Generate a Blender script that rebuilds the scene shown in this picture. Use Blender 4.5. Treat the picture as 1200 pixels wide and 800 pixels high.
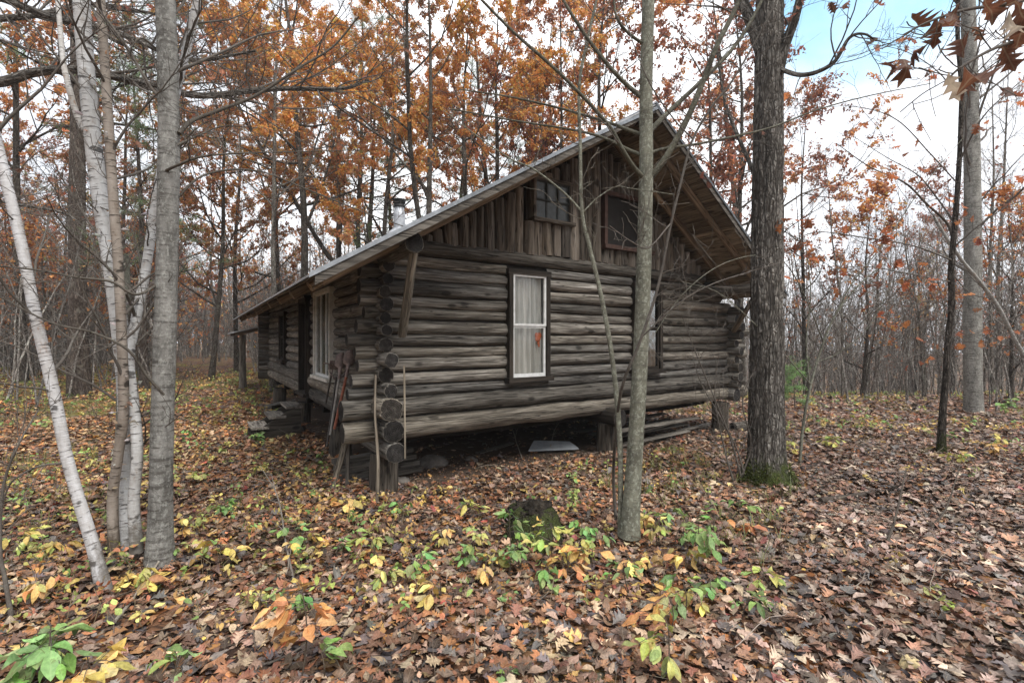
import bpy, math, random
import numpy as np
from mathutils import Vector, Matrix

# ------------------------------------------------------------------ scene, camera, sky, sun, exposure
for o in list(bpy.data.objects):
    bpy.data.objects.remove(o, do_unlink=True)
S = bpy.context.scene
COL = S.collection
R = math.radians
EYE = 1.8
FPX = 556.0                      # focal length in pixels of a 1200 px wide picture
cam_d = bpy.data.cameras.new('camera')
cam = bpy.data.objects.new('camera', cam_d)
COL.objects.link(cam)
cam.location = (0, 0, EYE)
cam.rotation_euler = (R(90), 0, 0)
cam_d.sensor_width = 36
cam_d.lens = 36 * FPX / 1200
cam_d.shift_y = -3 / 1200
cam_d.clip_start = 0.05
cam_d.clip_end = 2000
S.camera = cam

S.view_settings.view_transform = 'Standard'
S.view_settings.look = 'None'
S.view_settings.gamma = 1
S.view_settings.use_curve_mapping = False
S.view_settings.exposure = 1.56
S.render.engine = 'CYCLES'
S.cycles.max_bounces = 6
S.cycles.diffuse_bounces = 3
S.cycles.glossy_bounces = 2
S.cycles.transmission_bounces = 3
S.cycles.transparent_max_bounces = 8
S.cycles.use_denoising = True

SUN_DIR = Vector((0.35, -0.45, 0.82)).normalized()       # towards the sun
sun_d = bpy.data.lights.new('sun', 'SUN')
sun_d.energy = 1.5
sun_d.angle = R(32)
sun_d.color = (1.0, 0.96, 0.9)
sun = bpy.data.objects.new('sun', sun_d)
COL.objects.link(sun)
sun.rotation_euler = SUN_DIR.to_track_quat('Z', 'Y').to_euler()


class NT:
    def __init__(s, tree):
        s.t = tree
        s.n = tree.nodes
        s.l = tree.links
        s.n.clear()

    def __call__(s, typ, ins=None, **props):
        n = s.n.new(typ)
        for k, v in props.items():
            setattr(n, k, v)
        for k, v in (ins or {}).items():
            sk = n.inputs[k]
            if isinstance(v, bpy.types.NodeSocket):
                s.l.new(v, sk)
            else:
                if isinstance(v, tuple) and len(v) == 3 and sk.type == 'RGBA':
                    v = v + (1,)
                sk.default_value = v
        return n

    def math(s, op, a, b=0.0, c=None, clamp=False):
        ins = {0: a, 1: b}
        if c is not None:
            ins[2] = c
        return s('ShaderNodeMath', ins, operation=op, use_clamp=clamp).outputs[0]

    def vmul(s, v, k):
        return s('ShaderNodeVectorMath', {0: v, 1: k}, operation='MULTIPLY').outputs[0]

    def noise(s, v, scale=1.0, detail=3.0, rough=0.55, dist=0.0):
        return s('ShaderNodeTexNoise', {'Vector': v, 'Scale': scale, 'Detail': detail,
                                        'Roughness': rough, 'Distortion': dist}).outputs['Fac']

    def ramp(s, fac, stops, interp='LINEAR'):
        n = s('ShaderNodeValToRGB', {'Fac': fac})
        cr = n.color_ramp
        cr.interpolation = interp
        while len(cr.elements) < len(stops):
            cr.elements.new(0.5)
        for e, (p, c) in zip(cr.elements, stops):
            e.position = p
            if isinstance(c, (int, float)):
                c = (c, c, c)
            e.color = (c[0], c[1], c[2], 1)
        return n.outputs['Color']

    def mix(s, fac, a, b, mode='MIX'):
        n = s.n.new('ShaderNodeMix')
        n.data_type = 'RGBA'
        n.blend_type = mode
        n.clamp_factor = True
        for sk, v in ((n.inputs[0], fac), (n.inputs[6], a), (n.inputs[7], b)):
            if isinstance(v, bpy.types.NodeSocket):
                s.l.new(v, sk)
            else:
                if isinstance(v, tuple) and len(v) == 3:
                    v = v + (1,)
                sk.default_value = v
        return n.outputs[2]

    def smooth(s, v, lo, hi):
        n = s('ShaderNodeMapRange', {'Value': v, 'From Min': lo, 'From Max': hi}, interpolation_type='SMOOTHSTEP')
        return n.outputs['Result']


world = bpy.data.worlds.new('World')
S.world = world
world.use_nodes = True
w = NT(world.node_tree)
sky = w('ShaderNodeTexSky', sky_type='NISHITA', sun_disc=False)
sky.sun_elevation = math.asin(SUN_DIR.z)
sky.sun_rotation = math.atan2(SUN_DIR.x, SUN_DIR.y)
wd = w('ShaderNodeTexCoord').outputs['Generated']
n1 = w.noise(wd, 2.6, 6, 0.6, 0.3)
n2 = w.noise(wd, 1.3, 3, 0.5)
gap = w('ShaderNodeVectorMath', {0: wd, 1: tuple(Vector((0.52, 0.70, 0.54)).normalized())}, operation='DOT_PRODUCT').outputs['Value']
gap = w.smooth(gap, 0.972, 0.996)
hole = w.smooth(w.math('ADD', w.math('MULTIPLY', gap, 0.62), w.math('MULTIPLY', n1, 0.75)), 0.66, 0.95)
cloud = w.ramp(w.math('ADD', w.math('MULTIPLY', n2, 0.6), w.math('MULTIPLY', n1, 0.4)), [(0.36, (3.9, 4.15, 4.6)), (0.5, (5.6, 5.8, 6.2)), (0.66, (9.0, 9.1, 9.3))])
skyc = w.mix(1.0, sky.outputs[0], (1.9, 2.15, 1.75), 'MULTIPLY')
wcol = w.mix(hole, cloud, skyc)
bg = w('ShaderNodeBackground', {'Color': wcol, 'Strength': 0.08})
w.l.new(bg.outputs[0], w('ShaderNodeOutputWorld').inputs['Surface'])

# ------------------------------------------------------------------ numpy helpers
rng = np.random.default_rng(7)


def srgb(r, g, b):
    return tuple(((c / 255) / 12.92 if c / 255 <= 0.04045 else ((c / 255 + 0.055) / 1.055) ** 2.4) for c in (r, g, b))


def _h(ix, iy, iz):
    n = (ix.astype(np.int64) * 374761393 + iy.astype(np.int64) * 668265263 + iz.astype(np.int64) * 1274126177) & 0xffffffff
    n = ((n ^ (n >> 13)) * 1103515245) & 0xffffffff
    n = (n ^ (n >> 16)) & 0xffff
    return n / 32767.5 - 1.0


def vnoise(p):
    p = np.asarray(p, float)
    i = np.floor(p)
    f = p - i
    f = f * f * (3 - 2 * f)
    i = i.astype(np.int64)
    x, y, z = i[..., 0], i[..., 1], i[..., 2]
    fx, fy, fz = f[..., 0], f[..., 1], f[..., 2]
    out = 0
    for dx in (0, 1):
        for dy in (0, 1):
            for dz in (0, 1):
                wgt = (fx if dx else 1 - fx) * (fy if dy else 1 - fy) * (fz if dz else 1 - fz)
                out = out + wgt * _h(x + dx, y + dy, z + dz)
    return out


def fbm(p, o=3):
    p = np.asarray(p, float)
    r, a = 0, 1.0
    for k in range(o):
        r = r + a * vnoise(p * 2 ** k + 17.3 * k)
        a *= 0.5
    return r


def sstep(x, lo, hi):
    t = np.clip((x - lo) / (hi - lo), 0, 1)
    return t * t * (3 - 2 * t)


def unit(v):
    return v / np.maximum(np.linalg.norm(v, axis=-1, keepdims=True), 1e-9)


class MB:
    """collects geometry and links it as ONE mesh object"""

    def __init__(s):
        s.v, s.tc, s.c, s.q, s.t, s.qm, s.tm, s.n = [], [], [], [], [], [], [], 0

    def add(s, v, q=None, t=None, tc=None, col=(1, 1, 1), mat=0):
        v = np.asarray(v, float).reshape(-1, 3)
        m = len(v)
        s.v.append(v)
        s.tc.append(v if tc is None else np.asarray(tc, float).reshape(-1, 3))
        c = np.asarray(col, float)
        s.c.append(np.broadcast_to(c, (m, 3)) if c.ndim == 1 else c.reshape(-1, 3))
        if q is not None and len(q):
            q = np.asarray(q, np.int64).reshape(-1, 4) + s.n
            s.q.append(q)
            s.qm.append(np.full(len(q), mat, np.int32))
        if t is not None and len(t):
            t = np.asarray(t, np.int64).reshape(-1, 3) + s.n
            s.t.append(t)
            s.tm.append(np.full(len(t), mat, np.int32))
        s.n += m

    def mesh(s, name, mats, offset=(0, 0, 0), smooth=True):
        me = bpy.data.meshes.new(name)
        v = np.concatenate(s.v) - np.asarray(offset, float)
        q = np.concatenate(s.q) if s.q else np.zeros((0, 4), np.int64)
        t = np.concatenate(s.t) if s.t else np.zeros((0, 3), np.int64)
        me.vertices.add(len(v))
        me.vertices.foreach_set('co', v.astype(np.float32).ravel())
        loops = np.concatenate([q.ravel(), t.ravel()]).astype(np.int32)
        me.loops.add(len(loops))
        me.loops.foreach_set('vertex_index', loops)
        nf = len(q) + len(t)
        me.polygons.add(nf)
        starts = np.concatenate([np.arange(len(q)) * 4, len(q) * 4 + np.arange(len(t)) * 3]).astype(np.int32)
        me.polygons.foreach_set('loop_start', starts)
        mi = np.concatenate((s.qm + s.tm) or [np.zeros(0, np.int32)]).astype(np.int32)
        me.polygons.foreach_set('material_index', mi)
        me.polygons.foreach_set('use_smooth', np.full(nf, smooth, bool))
        a = me.attributes.new('tc', 'FLOAT_VECTOR', 'POINT')
        a.data.foreach_set('vector', np.concatenate(s.tc).astype(np.float32).ravel())
        a = me.attributes.new('col', 'FLOAT_COLOR', 'POINT')
        c4 = np.ones((len(v), 4), np.float32)
        c4[:, :3] = np.concatenate(s.c)
        a.data.foreach_set('color', c4.ravel())
        for m in (mats if isinstance(mats, (list, tuple)) else [mats]):
            me.materials.append(m)
        me.update(calc_edges=True)
        return me

    def build(s, name, mats, parent=None, offset=(0, 0, 0), smooth=True):
        o = bpy.data.objects.new(name, s.mesh(name, mats, offset, smooth))
        COL.objects.link(o)
        if parent is not None:
            o.parent = parent
        return o


def tag(o, label=None, cat=None, group=None, kind=None):
    if label:
        o['label'] = label
    if cat:
        o['category'] = cat
    if group:
        o['group'] = group
    if kind:
        o['kind'] = kind
    return o


def empty(name, loc, label, cat, group=None, rz=0.0):
    o = bpy.data.objects.new(name, None)
    COL.objects.link(o)
    o.empty_display_size = 0.2
    o.location = tuple(float(c) for c in loc)
    o.rotation_euler = (0, 0, rz)
    return tag(o, label, cat, group)


def tubes(mb, P, Rr, k=6, col=(1, 1, 1), mat=0, disp=None, cap=None, seed=0.0, tcs=None):
    """P (m,n,3) centre lines, Rr (m,n) radii"""
    P = np.asarray(P, float)
    if P.ndim == 2:
        P = P[None]
    Rr = np.asarray(Rr, float)
    if Rr.ndim == 1:
        Rr = Rr[None]
    m, n, _ = P.shape
    T = unit(np.gradient(P, axis=1))
    mean = np.abs(T).mean(axis=1)
    ref = np.eye(3)[np.argmin(mean, axis=1)][:, None, :]
    N = unit(np.cross(T, np.broadcast_to(ref, T.shape)))
    B = np.cross(T, N)
    th = np.arange(k) * 2 * np.pi / k
    ct, st = np.cos(th), np.sin(th)
    seg = np.linalg.norm(np.diff(P, axis=1), axis=2)
    s = np.concatenate([np.zeros((m, 1)), np.cumsum(seg, axis=1)], axis=1)
    s = s + (np.arange(m)[:, None] * 3.7 + seed * 11.3)
    rr = np.repeat(Rr[:, :, None], k, axis=2)
    tc = np.stack([rr * ct, rr * st, np.repeat(s[:, :, None], k, axis=2)], axis=-1)
    if disp is not None:
        rr = rr * (1 + disp(tc, th))
    V = P[:, :, None, :] + rr[..., None] * (ct[:, None] * N[:, :, None, :] + st[:, None] * B[:, :, None, :])
    base = (np.arange(m) * n * k)[:, None, None]
    i = np.arange(n - 1)[None, :, None] * k
    j = np.arange(k)[None, None, :]
    j2 = (j + 1) % k
    Q = np.stack([base + i + j, base + i + j2, base + i + k + j2, base + i + k + j], axis=-1)
    c = np.asarray(col, float)
    if c.ndim == 2:
        c = np.repeat(c, n * k, axis=0)
    mb.add(V.reshape(-1, 3), Q.reshape(-1, 4), tc=tc.reshape(-1, 3), col=c, mat=mat)
    if cap is not None:
        for e in (0, n - 1):
            for a in range(m):
                ring = V[a, e]
                ce = ring.mean(axis=0)
                rim = unit(ring - ce)
                t = T[a, e] * (-1 if e == 0 else 1)
                mid = ce + (ring - ce) * 0.93 + t * 0.004
                vv = np.concatenate([ring, mid, ce[None] + t * 0.006])
                tcc = np.concatenate([np.c_[ct, st, np.full(k, seed)] * Rr[a, e],
                                      np.c_[ct, st, np.full(k, seed)] * Rr[a, e] * 0.93, [[0, 0, seed]]])
                tcc[:, 2] = seed * 5 + e
                jj = np.arange(k)
                q = np.stack([jj, (jj + 1) % k, k + (jj + 1) % k, k + jj], -1)
                tt = np.stack([k + jj, k + (jj + 1) % k, np.full(k, 2 * k)], -1)
                if e == 0:
                    q, tt = q[:, ::-1], tt[:, ::-1]
                cc = c if c.ndim == 1 else c[a * n * k]
                mb.add(vv, None, tt, tc=tcc, col=cc, mat=cap)
                mb.add(vv, q, None, tc=tcc, col=np.asarray(cc) * 1.1, mat=mat)


HEX = [(0, 3, 2, 1), (4, 5, 6, 7), (0, 1, 5, 4), (1, 2, 6, 5), (2, 3, 7, 6), (3, 0, 4, 7)]


def hexa(mb, p, col=(1, 1, 1), mat=0, axis=None):
    """p: 4 bottom points then 4 top points; axis = the point-index pair of the long edge"""
    p = np.asarray(p, float)
    e = [p[1] - p[0], p[3] - p[0], p[4] - p[0]]
    ln = [np.linalg.norm(x) for x in e]
    order = np.argsort(ln)
    ax = [unit(e[o]) for o in order]
    off = rng.random(3) * 9
    V, T = [], []
    for f in HEX:
        V.append(p[list(f)])
    V = np.concatenate(V)
    T = np.stack([(V - p[0]) @ a for a in ax], -1) + off
    mb.add(V, np.arange(24).reshape(6, 4), tc=T, col=col, mat=mat)


def box(mb, a, b, col=(1, 1, 1), mat=0):
    x0, y0, z0 = np.minimum(a, b)
    x1, y1, z1 = np.maximum(a, b)
    hexa(mb, [(x0, y0, z0), (x1, y0, z0), (x1, y1, z0), (x0, y1, z0),
              (x0, y0, z1), (x1, y0, z1), (x1, y1, z1), (x0, y1, z1)], col, mat)


def bar(mb, a, b, w_, h_, up=(0, 0, 1), col=(1, 1, 1), mat=0):
    """square bar from a to b"""
    a, b = np.asarray(a, float), np.asarray(b, float)
    d = unit(b - a)
    s_ = unit(np.cross(d, up))
    u_ = np.cross(s_, d)
    p = []
    for z in (-1, 1):
        for (e, x) in ((a, -1), (a, 1), (b, 1), (b, -1)):
            p.append(e + s_ * x * w_ / 2 + u_ * z * h_ / 2)
    hexa(mb, p, col, mat)


def blob(mb, c, rad, seed=0, rough=0.25, freq=2.2, k=20, col=(1, 1, 1), mat=0, flat=None):
    u = np.linspace(0, 2 * np.pi, k, endpoint=False)
    v = np.linspace(0.02, np.pi - 0.02, k // 2 + 1)
    vv, uu = np.meshgrid(v, u, indexing='ij')
    d = np.stack([np.sin(vv) * np.cos(uu), np.sin(vv) * np.sin(uu), np.cos(vv)], -1)
    r = 1 + rough * fbm(d * freq + seed * 7.7, 3)
    p = d * r[..., None]
    if flat is not None:
        p[..., 2] = np.minimum(p[..., 2], flat)
    p = p * np.asarray(rad) + np.asarray(c)
    n = len(v)
    i = np.arange(n - 1)[:, None] * k
    j = np.arange(k)[None]
    Q = np.stack([i + j, i + k + j, i + k + (j + 1) % k, i + (j + 1) % k], -1)
    mb.add(p.reshape(-1, 3), Q.reshape(-1, 4), tc=p.reshape(-1, 3), col=col, mat=mat)


def catmull(pts, per=8):
    pts = np.asarray(pts, float)
    p = np.concatenate([[2 * pts[0] - pts[1]], pts, [2 * pts[-1] - pts[-2]]])
    out = []
    t = np.linspace(0, 1, per, endpoint=False)[:, None]
    for i in range(1, len(p) - 2):
        a, b, c, d = p[i - 1], p[i], p[i + 1], p[i + 2]
        out.append(0.5 * (2 * b + (c - a) * t + (2 * a - 5 * b + 4 * c - d) * t ** 2 + (3 * b - a - 3 * c + d) * t ** 3))
    out.append(pts[-1][None])
    return np.concatenate(out)


def at(px, py, d):
    """a point seen at pixel (px, py) of the photograph standing d metres away"""
    return np.array([(px - 600) / FPX * d, d, EYE - (py - 397) / FPX * d])


# ------------------------------------------------------------------ leaves
LEAF = {
    'oak': ([0, .13, .26, .37, .50, .61, .74, .85, 1.0],
            [.015, .10, .30, .10, .40, .13, .36, .12, .02],
            [0, .03, .08, .0, .09, .0, .08, .0, 0.]),
    'maple': ([0, .06, .22, .36, .48, .62, .80, 1.0],
              [.02, .34, .52, .24, .46, .17, .16, .01],
              [0, -.06, .10, .0, .14, .0, .04, 0.]),
    'ovate': ([0, .15, .35, .55, .75, .9, 1.0],
              [.01, .16, .25, .25, .17, .08, .005], [0] * 7),
    'lance': ([0, .3, .65, 1.0], [.02, .2, .2, .01], [0] * 4),
    'lobe4': ([0, .25, .45, .7, 1.0], [.03, .34, .16, .36, .04], [0, .06, 0, .06, 0]),
    'needle': ([0, 1.0], [.018, .012], [0, 0]),
}


def leaves(mb, kind, pos, size, Rm, col, curl=1.0, mat=0, tilt_rng=None, k=1.0):
    ys, ws, sh = (np.array(a, float) for a in LEAF[kind])
    n = len(pos)
    r = tilt_rng or rng
    m = len(ys)
    X = np.stack([-ws, np.zeros(m), ws], -1)
    Y = np.stack([ys + sh, ys, ys + sh], -1)
    X, Y = X.ravel(), Y.ravel()
    fold = r.normal(0.15, 0.45, n)[:, None] * curl
    cu = r.normal(0.0, 0.55, n)[:, None] * curl
    tw = r.normal(0, 0.6, n)[:, None] * curl
    asp = (r.uniform(0.85, 1.2, n) * k)[:, None]
    wav = r.uniform(0, 6.28, n)[:, None]
    Z = fold * np.abs(X) + cu * ((Y - .5) ** 2 - .12) + tw * X * (Y - .5) + 0.04 * curl * np.sin(9 * Y + wav + 5 * X)
    V = np.stack([np.broadcast_to(X, Z.shape) * asp, np.broadcast_to(Y, Z.shape), Z], -1) * np.asarray(size)[:, None, None]
    V = np.einsum('nij,nkj->nki', Rm, V) + pos[:, None, :]
    i = np.arange(m - 1) * 3
    q = np.concatenate([np.stack([i, i + 1, i + 4, i + 3], -1), np.stack([i + 1, i + 2, i + 5, i + 4], -1)])
    Q = q[None] + (np.arange(n) * m * 3)[:, None, None]
    tc = np.stack([np.broadcast_to(X, Z.shape), np.broadcast_to(Y, Z.shape),
                   np.broadcast_to(np.arange(n)[:, None] * 1.37, Z.shape)], -1)
    mb.add(V.reshape(-1, 3), Q.reshape(-1, 4), tc=tc.reshape(-1, 3), col=np.repeat(col, m * 3, axis=0), mat=mat)


def rot_from(yaw, pitch, roll):
    cy, sy, cp, sp, cr, sr = np.cos(yaw), np.sin(yaw), np.cos(pitch), np.sin(pitch), np.cos(roll), np.sin(roll)
    z, o = np.zeros_like(cy), np.ones_like(cy)
    Rz = np.stack([np.stack([cy, -sy, z], -1), np.stack([sy, cy, z], -1), np.stack([z, z, o], -1)], -2)
    Rx = np.stack([np.stack([o, z, z], -1), np.stack([z, cp, -sp], -1), np.stack([z, sp, cp], -1)], -2)
    Ry = np.stack([np.stack([cr, z, sr], -1), np.stack([z, o, z], -1), np.stack([-sr, z, cr], -1)], -2)
    return Rz @ Rx @ Ry


def pick(r, pal, n, jit=0.18):
    """random palette colours; pal = [(weight, rgb)]"""
    wts = np.array([p[0] for p in pal], float)
    cs = np.array([p[1] for p in pal], float)
    c = cs[r.choice(len(pal), n, p=wts / wts.sum())]
    return np.clip(c * np.exp(r.normal(0, jit, (n, 1))) * np.exp(r.normal(0, 0.06, (n, 3))), 0, 1)


# ------------------------------------------------------------------ materials
def new_mat(name):
    m = bpy.data.materials.new(name)
    m.use_nodes = True
    t = NT(m.node_tree)
    tc = t('ShaderNodeAttribute', attribute_name='tc').outputs['Vector']
    col = t('ShaderNodeAttribute', attribute_name='col').outputs['Color']
    return m, t, tc, col


def finish(t, color, rough=0.8, height=None, dist=0.01, spec=0.3, metal=0.0, strength=1.0, trans=0.0):
    ins = {'Base Color': color, 'Roughness': rough, 'Specular IOR Level': spec, 'Metallic': metal}
    if height is not None:
        ins['Normal'] = t('ShaderNodeBump', {'Height': height, 'Distance': dist, 'Strength': strength}).outputs[0]
    sh = t('ShaderNodeBsdfPrincipled', ins).outputs[0]
    if trans:
        tr = t('ShaderNodeBsdfTranslucent', {'Color': color}).outputs[0]
        sh = t('ShaderNodeMixShader', {0: trans, 1: sh, 2: tr}).outputs[0]
    t.l.new(sh, t('ShaderNodeOutputMaterial').inputs['Surface'])


def wood_mat(name, dark, mid, light, fibre=(26, 26, 1.6), crack=0.03, rough=0.85, bump=0.012, stain=0.6):
    m, t, tc, col = new_mat(name)
    f = t.noise(t.vmul(tc, fibre), 1, 5, 0.62, 0.25)
    big = t.noise(t.vmul(tc, (3.2, 3.2, 1.1)), 1, 4, 0.6, 0.4)
    ck = t.noise(t.vmul(tc, (fibre[0] * 0.8, fibre[1] * 0.8, 0.9)), 1, 2, 0.5, 0.6)
    ck = t.math('ABSOLUTE', t.math('SUBTRACT', ck, 0.5))
    ck = t.smooth(ck, 0.0, crack)                                  # 0 in the cracks
    knot = t('ShaderNodeTexVoronoi', {'Vector': t.vmul(tc, (4.5, 4.5, 2.2)), 'Scale': 1}).outputs['Distance']
    knot = t.smooth(knot, 0.10, 0.20)
    c = t.ramp(f, [(0.28, dark), (0.52, mid), (0.74, light)])
    pale = t.noise(t.vmul(tc, (4, 4, .55)), 1, 4, 0.65)
    c = t.mix(1.0, c, t.ramp(pale, [(0.32, .62), (0.5, 1.0), (0.7, 1.35)]), 'MULTIPLY')
    st = t.ramp(big, [(0.33, 0.0), (0.6, 1.0)])
    c = t.mix(t.math('MULTIPLY', t.math('SUBTRACT', 1.0, st), stain), c, dark)
    c = t.mix(t.math('MULTIPLY', t.math('SUBTRACT', 1.0, ck), 0.85), c, tuple(x * 0.3 for x in dark))
    c = t.mix(t.math('MULTIPLY', t.math('SUBTRACT', 1.0, knot), 0.8), c, tuple(x * 0.35 for x in dark))
    c = t.mix(1.0, c, col, 'MULTIPLY')
    h = t.math('ADD', t.math('MULTIPLY', f, 0.5), t.math('MULTIPLY', ck, 0.5))
    h = t.math('ADD', h, t.math('MULTIPLY', big, 0.6))
    finish(t, c, rough, h, bump, 0.25)
    return m


M = {}
M['log'] = wood_mat('weathered_log', (.052, .045, .037), (.185, .170, .148), (.37, .352, .32), fibre=(42, 42, 2.6), crack=0.026, bump=0.03, stain=0.5)
M['slab'] = wood_mat('slab_siding', (.052, .041, .032), (.165, .141, .114), (.31, .277, .237), bump=0.012)
M['plank'] = wood_mat('old_plank', (.05, .043, .036), (.16, .145, .125), (.27, .25, .22), bump=0.006)
M['brown_pole'] = wood_mat('peeled_pole', (.06, .045, .032), (.165, .13, .096), (.26, .215, .165), bump=0.006)
M['dark_wood'] = wood_mat('dark_trim', (.012, .010, .008), (.035, .028, .022), (.07, .058, .047), bump=0.004)

m, t, tc, col = new_mat('end_grain')
ln = t('ShaderNodeVectorMath', {0: t.vmul(tc, (1, 1, 0))}, operation='LENGTH').outputs['Value']
wob = t.noise(t.vmul(tc, (9, 9, 1)), 1, 3)
ring = t.math('SINE', t.math('ADD', t.math('MULTIPLY', ln, 330), t.math('MULTIPLY', wob, 9)))
blot = t.noise(t.vmul(tc, (18, 18, 1)), 1, 4, 0.6)
sep = t('ShaderNodeSeparateXYZ', {0: tc})
ang = t.math('ARCTAN2', sep.outputs[1], sep.outputs[0])
rad = t.noise(t('ShaderNodeCombineXYZ', {0: t.math('MULTIPLY', ang, 3.0), 1: sep.outputs[2], 2: t.math('MULTIPLY', ln, 4)}).outputs[0], 1, 2)
rad = t.smooth(t.math('ABSOLUTE', t.math('SUBTRACT', rad, 0.5)), 0, 0.02)
c = t.ramp(blot, [(0.3, (.012, .011, .010)), (0.55, (.033, .030, .028)), (0.8, (.10, .092, .084))])
c = t.mix(t.math('MULTIPLY', t.math('ADD', ring, 1.0), 0.15), c, (.012, .01, .009))
c = t.mix(t.math('SUBTRACT', 1.0, rad), c, (.006, .005, .005))
c = t.mix(1.0, c, col, 'MULTIPLY')
finish(t, c, 0.9, t.math('ADD', t.math('MULTIPLY', ring, 0.15), blot), 0.008, 0.2)
M['end'] = m


def bark_furrow(name, ridge, mid, deep, sc=(30, 30, 5.5), bump=0.03, lichen=None, moss=0.0, mossy=0.0):
    m, t, tc, col = new_mat(name)
    n1 = t.noise(t.vmul(tc, sc), 1, 2.5, 0.5, 1.1)
    e1 = t.math('MULTIPLY', t.math('ABSOLUTE', t.math('SUBTRACT', n1, 0.5)), 6.0)          # 0 along furrows
    n2 = t.noise(t.vmul(tc, (sc[0] * 1.7, sc[1] * 1.7, sc[2] * 2.6)), 1, 3, 0.6, 0.6)
    e2 = t.math('MULTIPLY', t.math('ABSOLUTE', t.math('SUBTRACT', n2, 0.5)), 7.0)
    vo = t('ShaderNodeTexVoronoi', {'Vector': t.vmul(tc, (sc[0] * .7, sc[1] * .7, sc[2] * 2.8)), 'Scale': 1, 'Randomness': 1.0}, feature='DISTANCE_TO_EDGE').outputs['Distance']
    e3 = t.smooth(vo, 0.0, 0.16)
    fine = t.noise(t.vmul(tc, (sc[0] * 3.4, sc[1] * 3.4, sc[2] * 6)), 1, 4, 0.65)
    big = t.noise(t.vmul(tc, (5, 5, 2)), 1, 3)
    h = t.math('MULTIPLY', t.math('MINIMUM', e1, 1.0), t.math('ADD', 0.55, t.math('MULTIPLY', t.math('MINIMUM', e2, 1.0), 0.45)))
    h = t.math('MULTIPLY', h, t.math('ADD', 0.35, t.math('MULTIPLY', e3, 0.65)))
    h = t.math('ADD', h, t.math('MULTIPLY', t.math('SUBTRACT', fine, 0.5), 0.45))
    c = t.ramp(h, [(0.05, deep), (0.38, mid), (0.85, ridge)])
    c = t.mix(1.0, c, t.ramp(big, [(0.3, 0.72), (0.7, 1.15)]), 'MULTIPLY')
    if lichen:
        li = t.noise(t.vmul(tc, (9, 9, 6)), 1, 6, 0.7)
        c = t.mix(t.math('MULTIPLY', t.smooth(li, 0.52, 0.66), 0.5), c, lichen)
    if moss or mossy:
        z = t('ShaderNodeSeparateXYZ', {0: t('ShaderNodeTexCoord').outputs['Object']}).outputs[2]
        mn = t.noise(t.vmul(tc, (8, 8, 8)), 1, 5, 0.65)
        mk = t.smooth(t.math('ADD', z, t.math('MULTIPLY', t.math('SUBTRACT', mn, 0.5), 0.9)), moss, moss * 0.1)
        if mossy:
            mk = t.math('MULTIPLY', t.smooth(mn, 0.42, 0.56), mossy)
        c = t.mix(mk, c, t.mix(fine, (.03, .04, .012), (.085, .105, .03)))
    c = t.mix(1.0, c, col, 'MULTIPLY')
    finish(t, c, 0.92, h, bump, 0.15)
    return m


M['oak_bark'] = bark_furrow('oak_bark', (.34, .325, .295), (.20, .185, .165), (.045, .04, .035), sc=(26, 26, 3.4), moss=0.34, bump=0.03)
M['stump_bark'] = bark_furrow('stump_bark', (.12, .10, .08), (.06, .05, .04), (.015, .012, .01), sc=(22, 22, 6), mossy=0.8, bump=0.03)
M['far_bark'] = bark_furrow('far_bark', (.20, .185, .165), (.11, .10, .088), (.035, .03, .026), sc=(30, 30, 4), lichen=(.20, .21, .18), bump=0.02)


def bark_smooth(name, base, alt, lichen, band=0.5, lich=0.5, bump=0.006, ringdark=(.05, .045, .04)):
    m, t, tc, col = new_mat(name)
    big = t.noise(t.vmul(tc, (9, 9, 4)), 1, 7, 0.72)
    c = t.ramp(big, [(0.36, alt), (0.64, base)])
    bands = t.noise(t.vmul(tc, (5, 5, 42)), 1, 4, 0.6)
    c = t.mix(t.math('MULTIPLY', t.smooth(bands, 0.50, 0.66), band), c, ringdark)
    fine = t.noise(t.vmul(tc, (55, 55, 55)), 1, 4, 0.65)
    li = t.noise(t.vmul(tc, (38, 38, 26)), 1, 6, 0.75)
    c = t.mix(t.math('MULTIPLY', t.smooth(li, 0.50, 0.62), lich), c, lichen)
    c = t.mix(t.math('MULTIPLY', t.smooth(fine, 0.55, 0.75), 0.45), c, ringdark)
    lv = t('ShaderNodeTexVoronoi', {'Vector': t.vmul(tc, (11, 11, 40)), 'Scale': 1}).outputs['Distance']
    c = t.mix(t.math('MULTIPLY', t.smooth(lv, 0.16, 0.05), 0.7), c, ringdark)
    c = t.mix(1.0, c, col, 'MULTIPLY')
    finish(t, c, 0.85, t.math('ADD', t.math('MULTIPLY', bands, 0.6), fine), bump, 0.2)
    return m


M['grey_bark'] = bark_smooth('grey_smooth_bark', (.235, .23, .215), (.085, .082, .075), (.34, .345, .32), band=0.8)
M['maple_bark'] = bark_smooth('young_maple_bark', (.185, .185, .145), (.085, .083, .064), (.33, .35, .29), band=0.35, lich=0.6)
M['twig_bark'] = bark_smooth('twig_bark', (.13, .115, .10), (.07, .060, .052), (.2, .2, .18), band=0.2, lich=0.3, bump=0.002)

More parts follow.
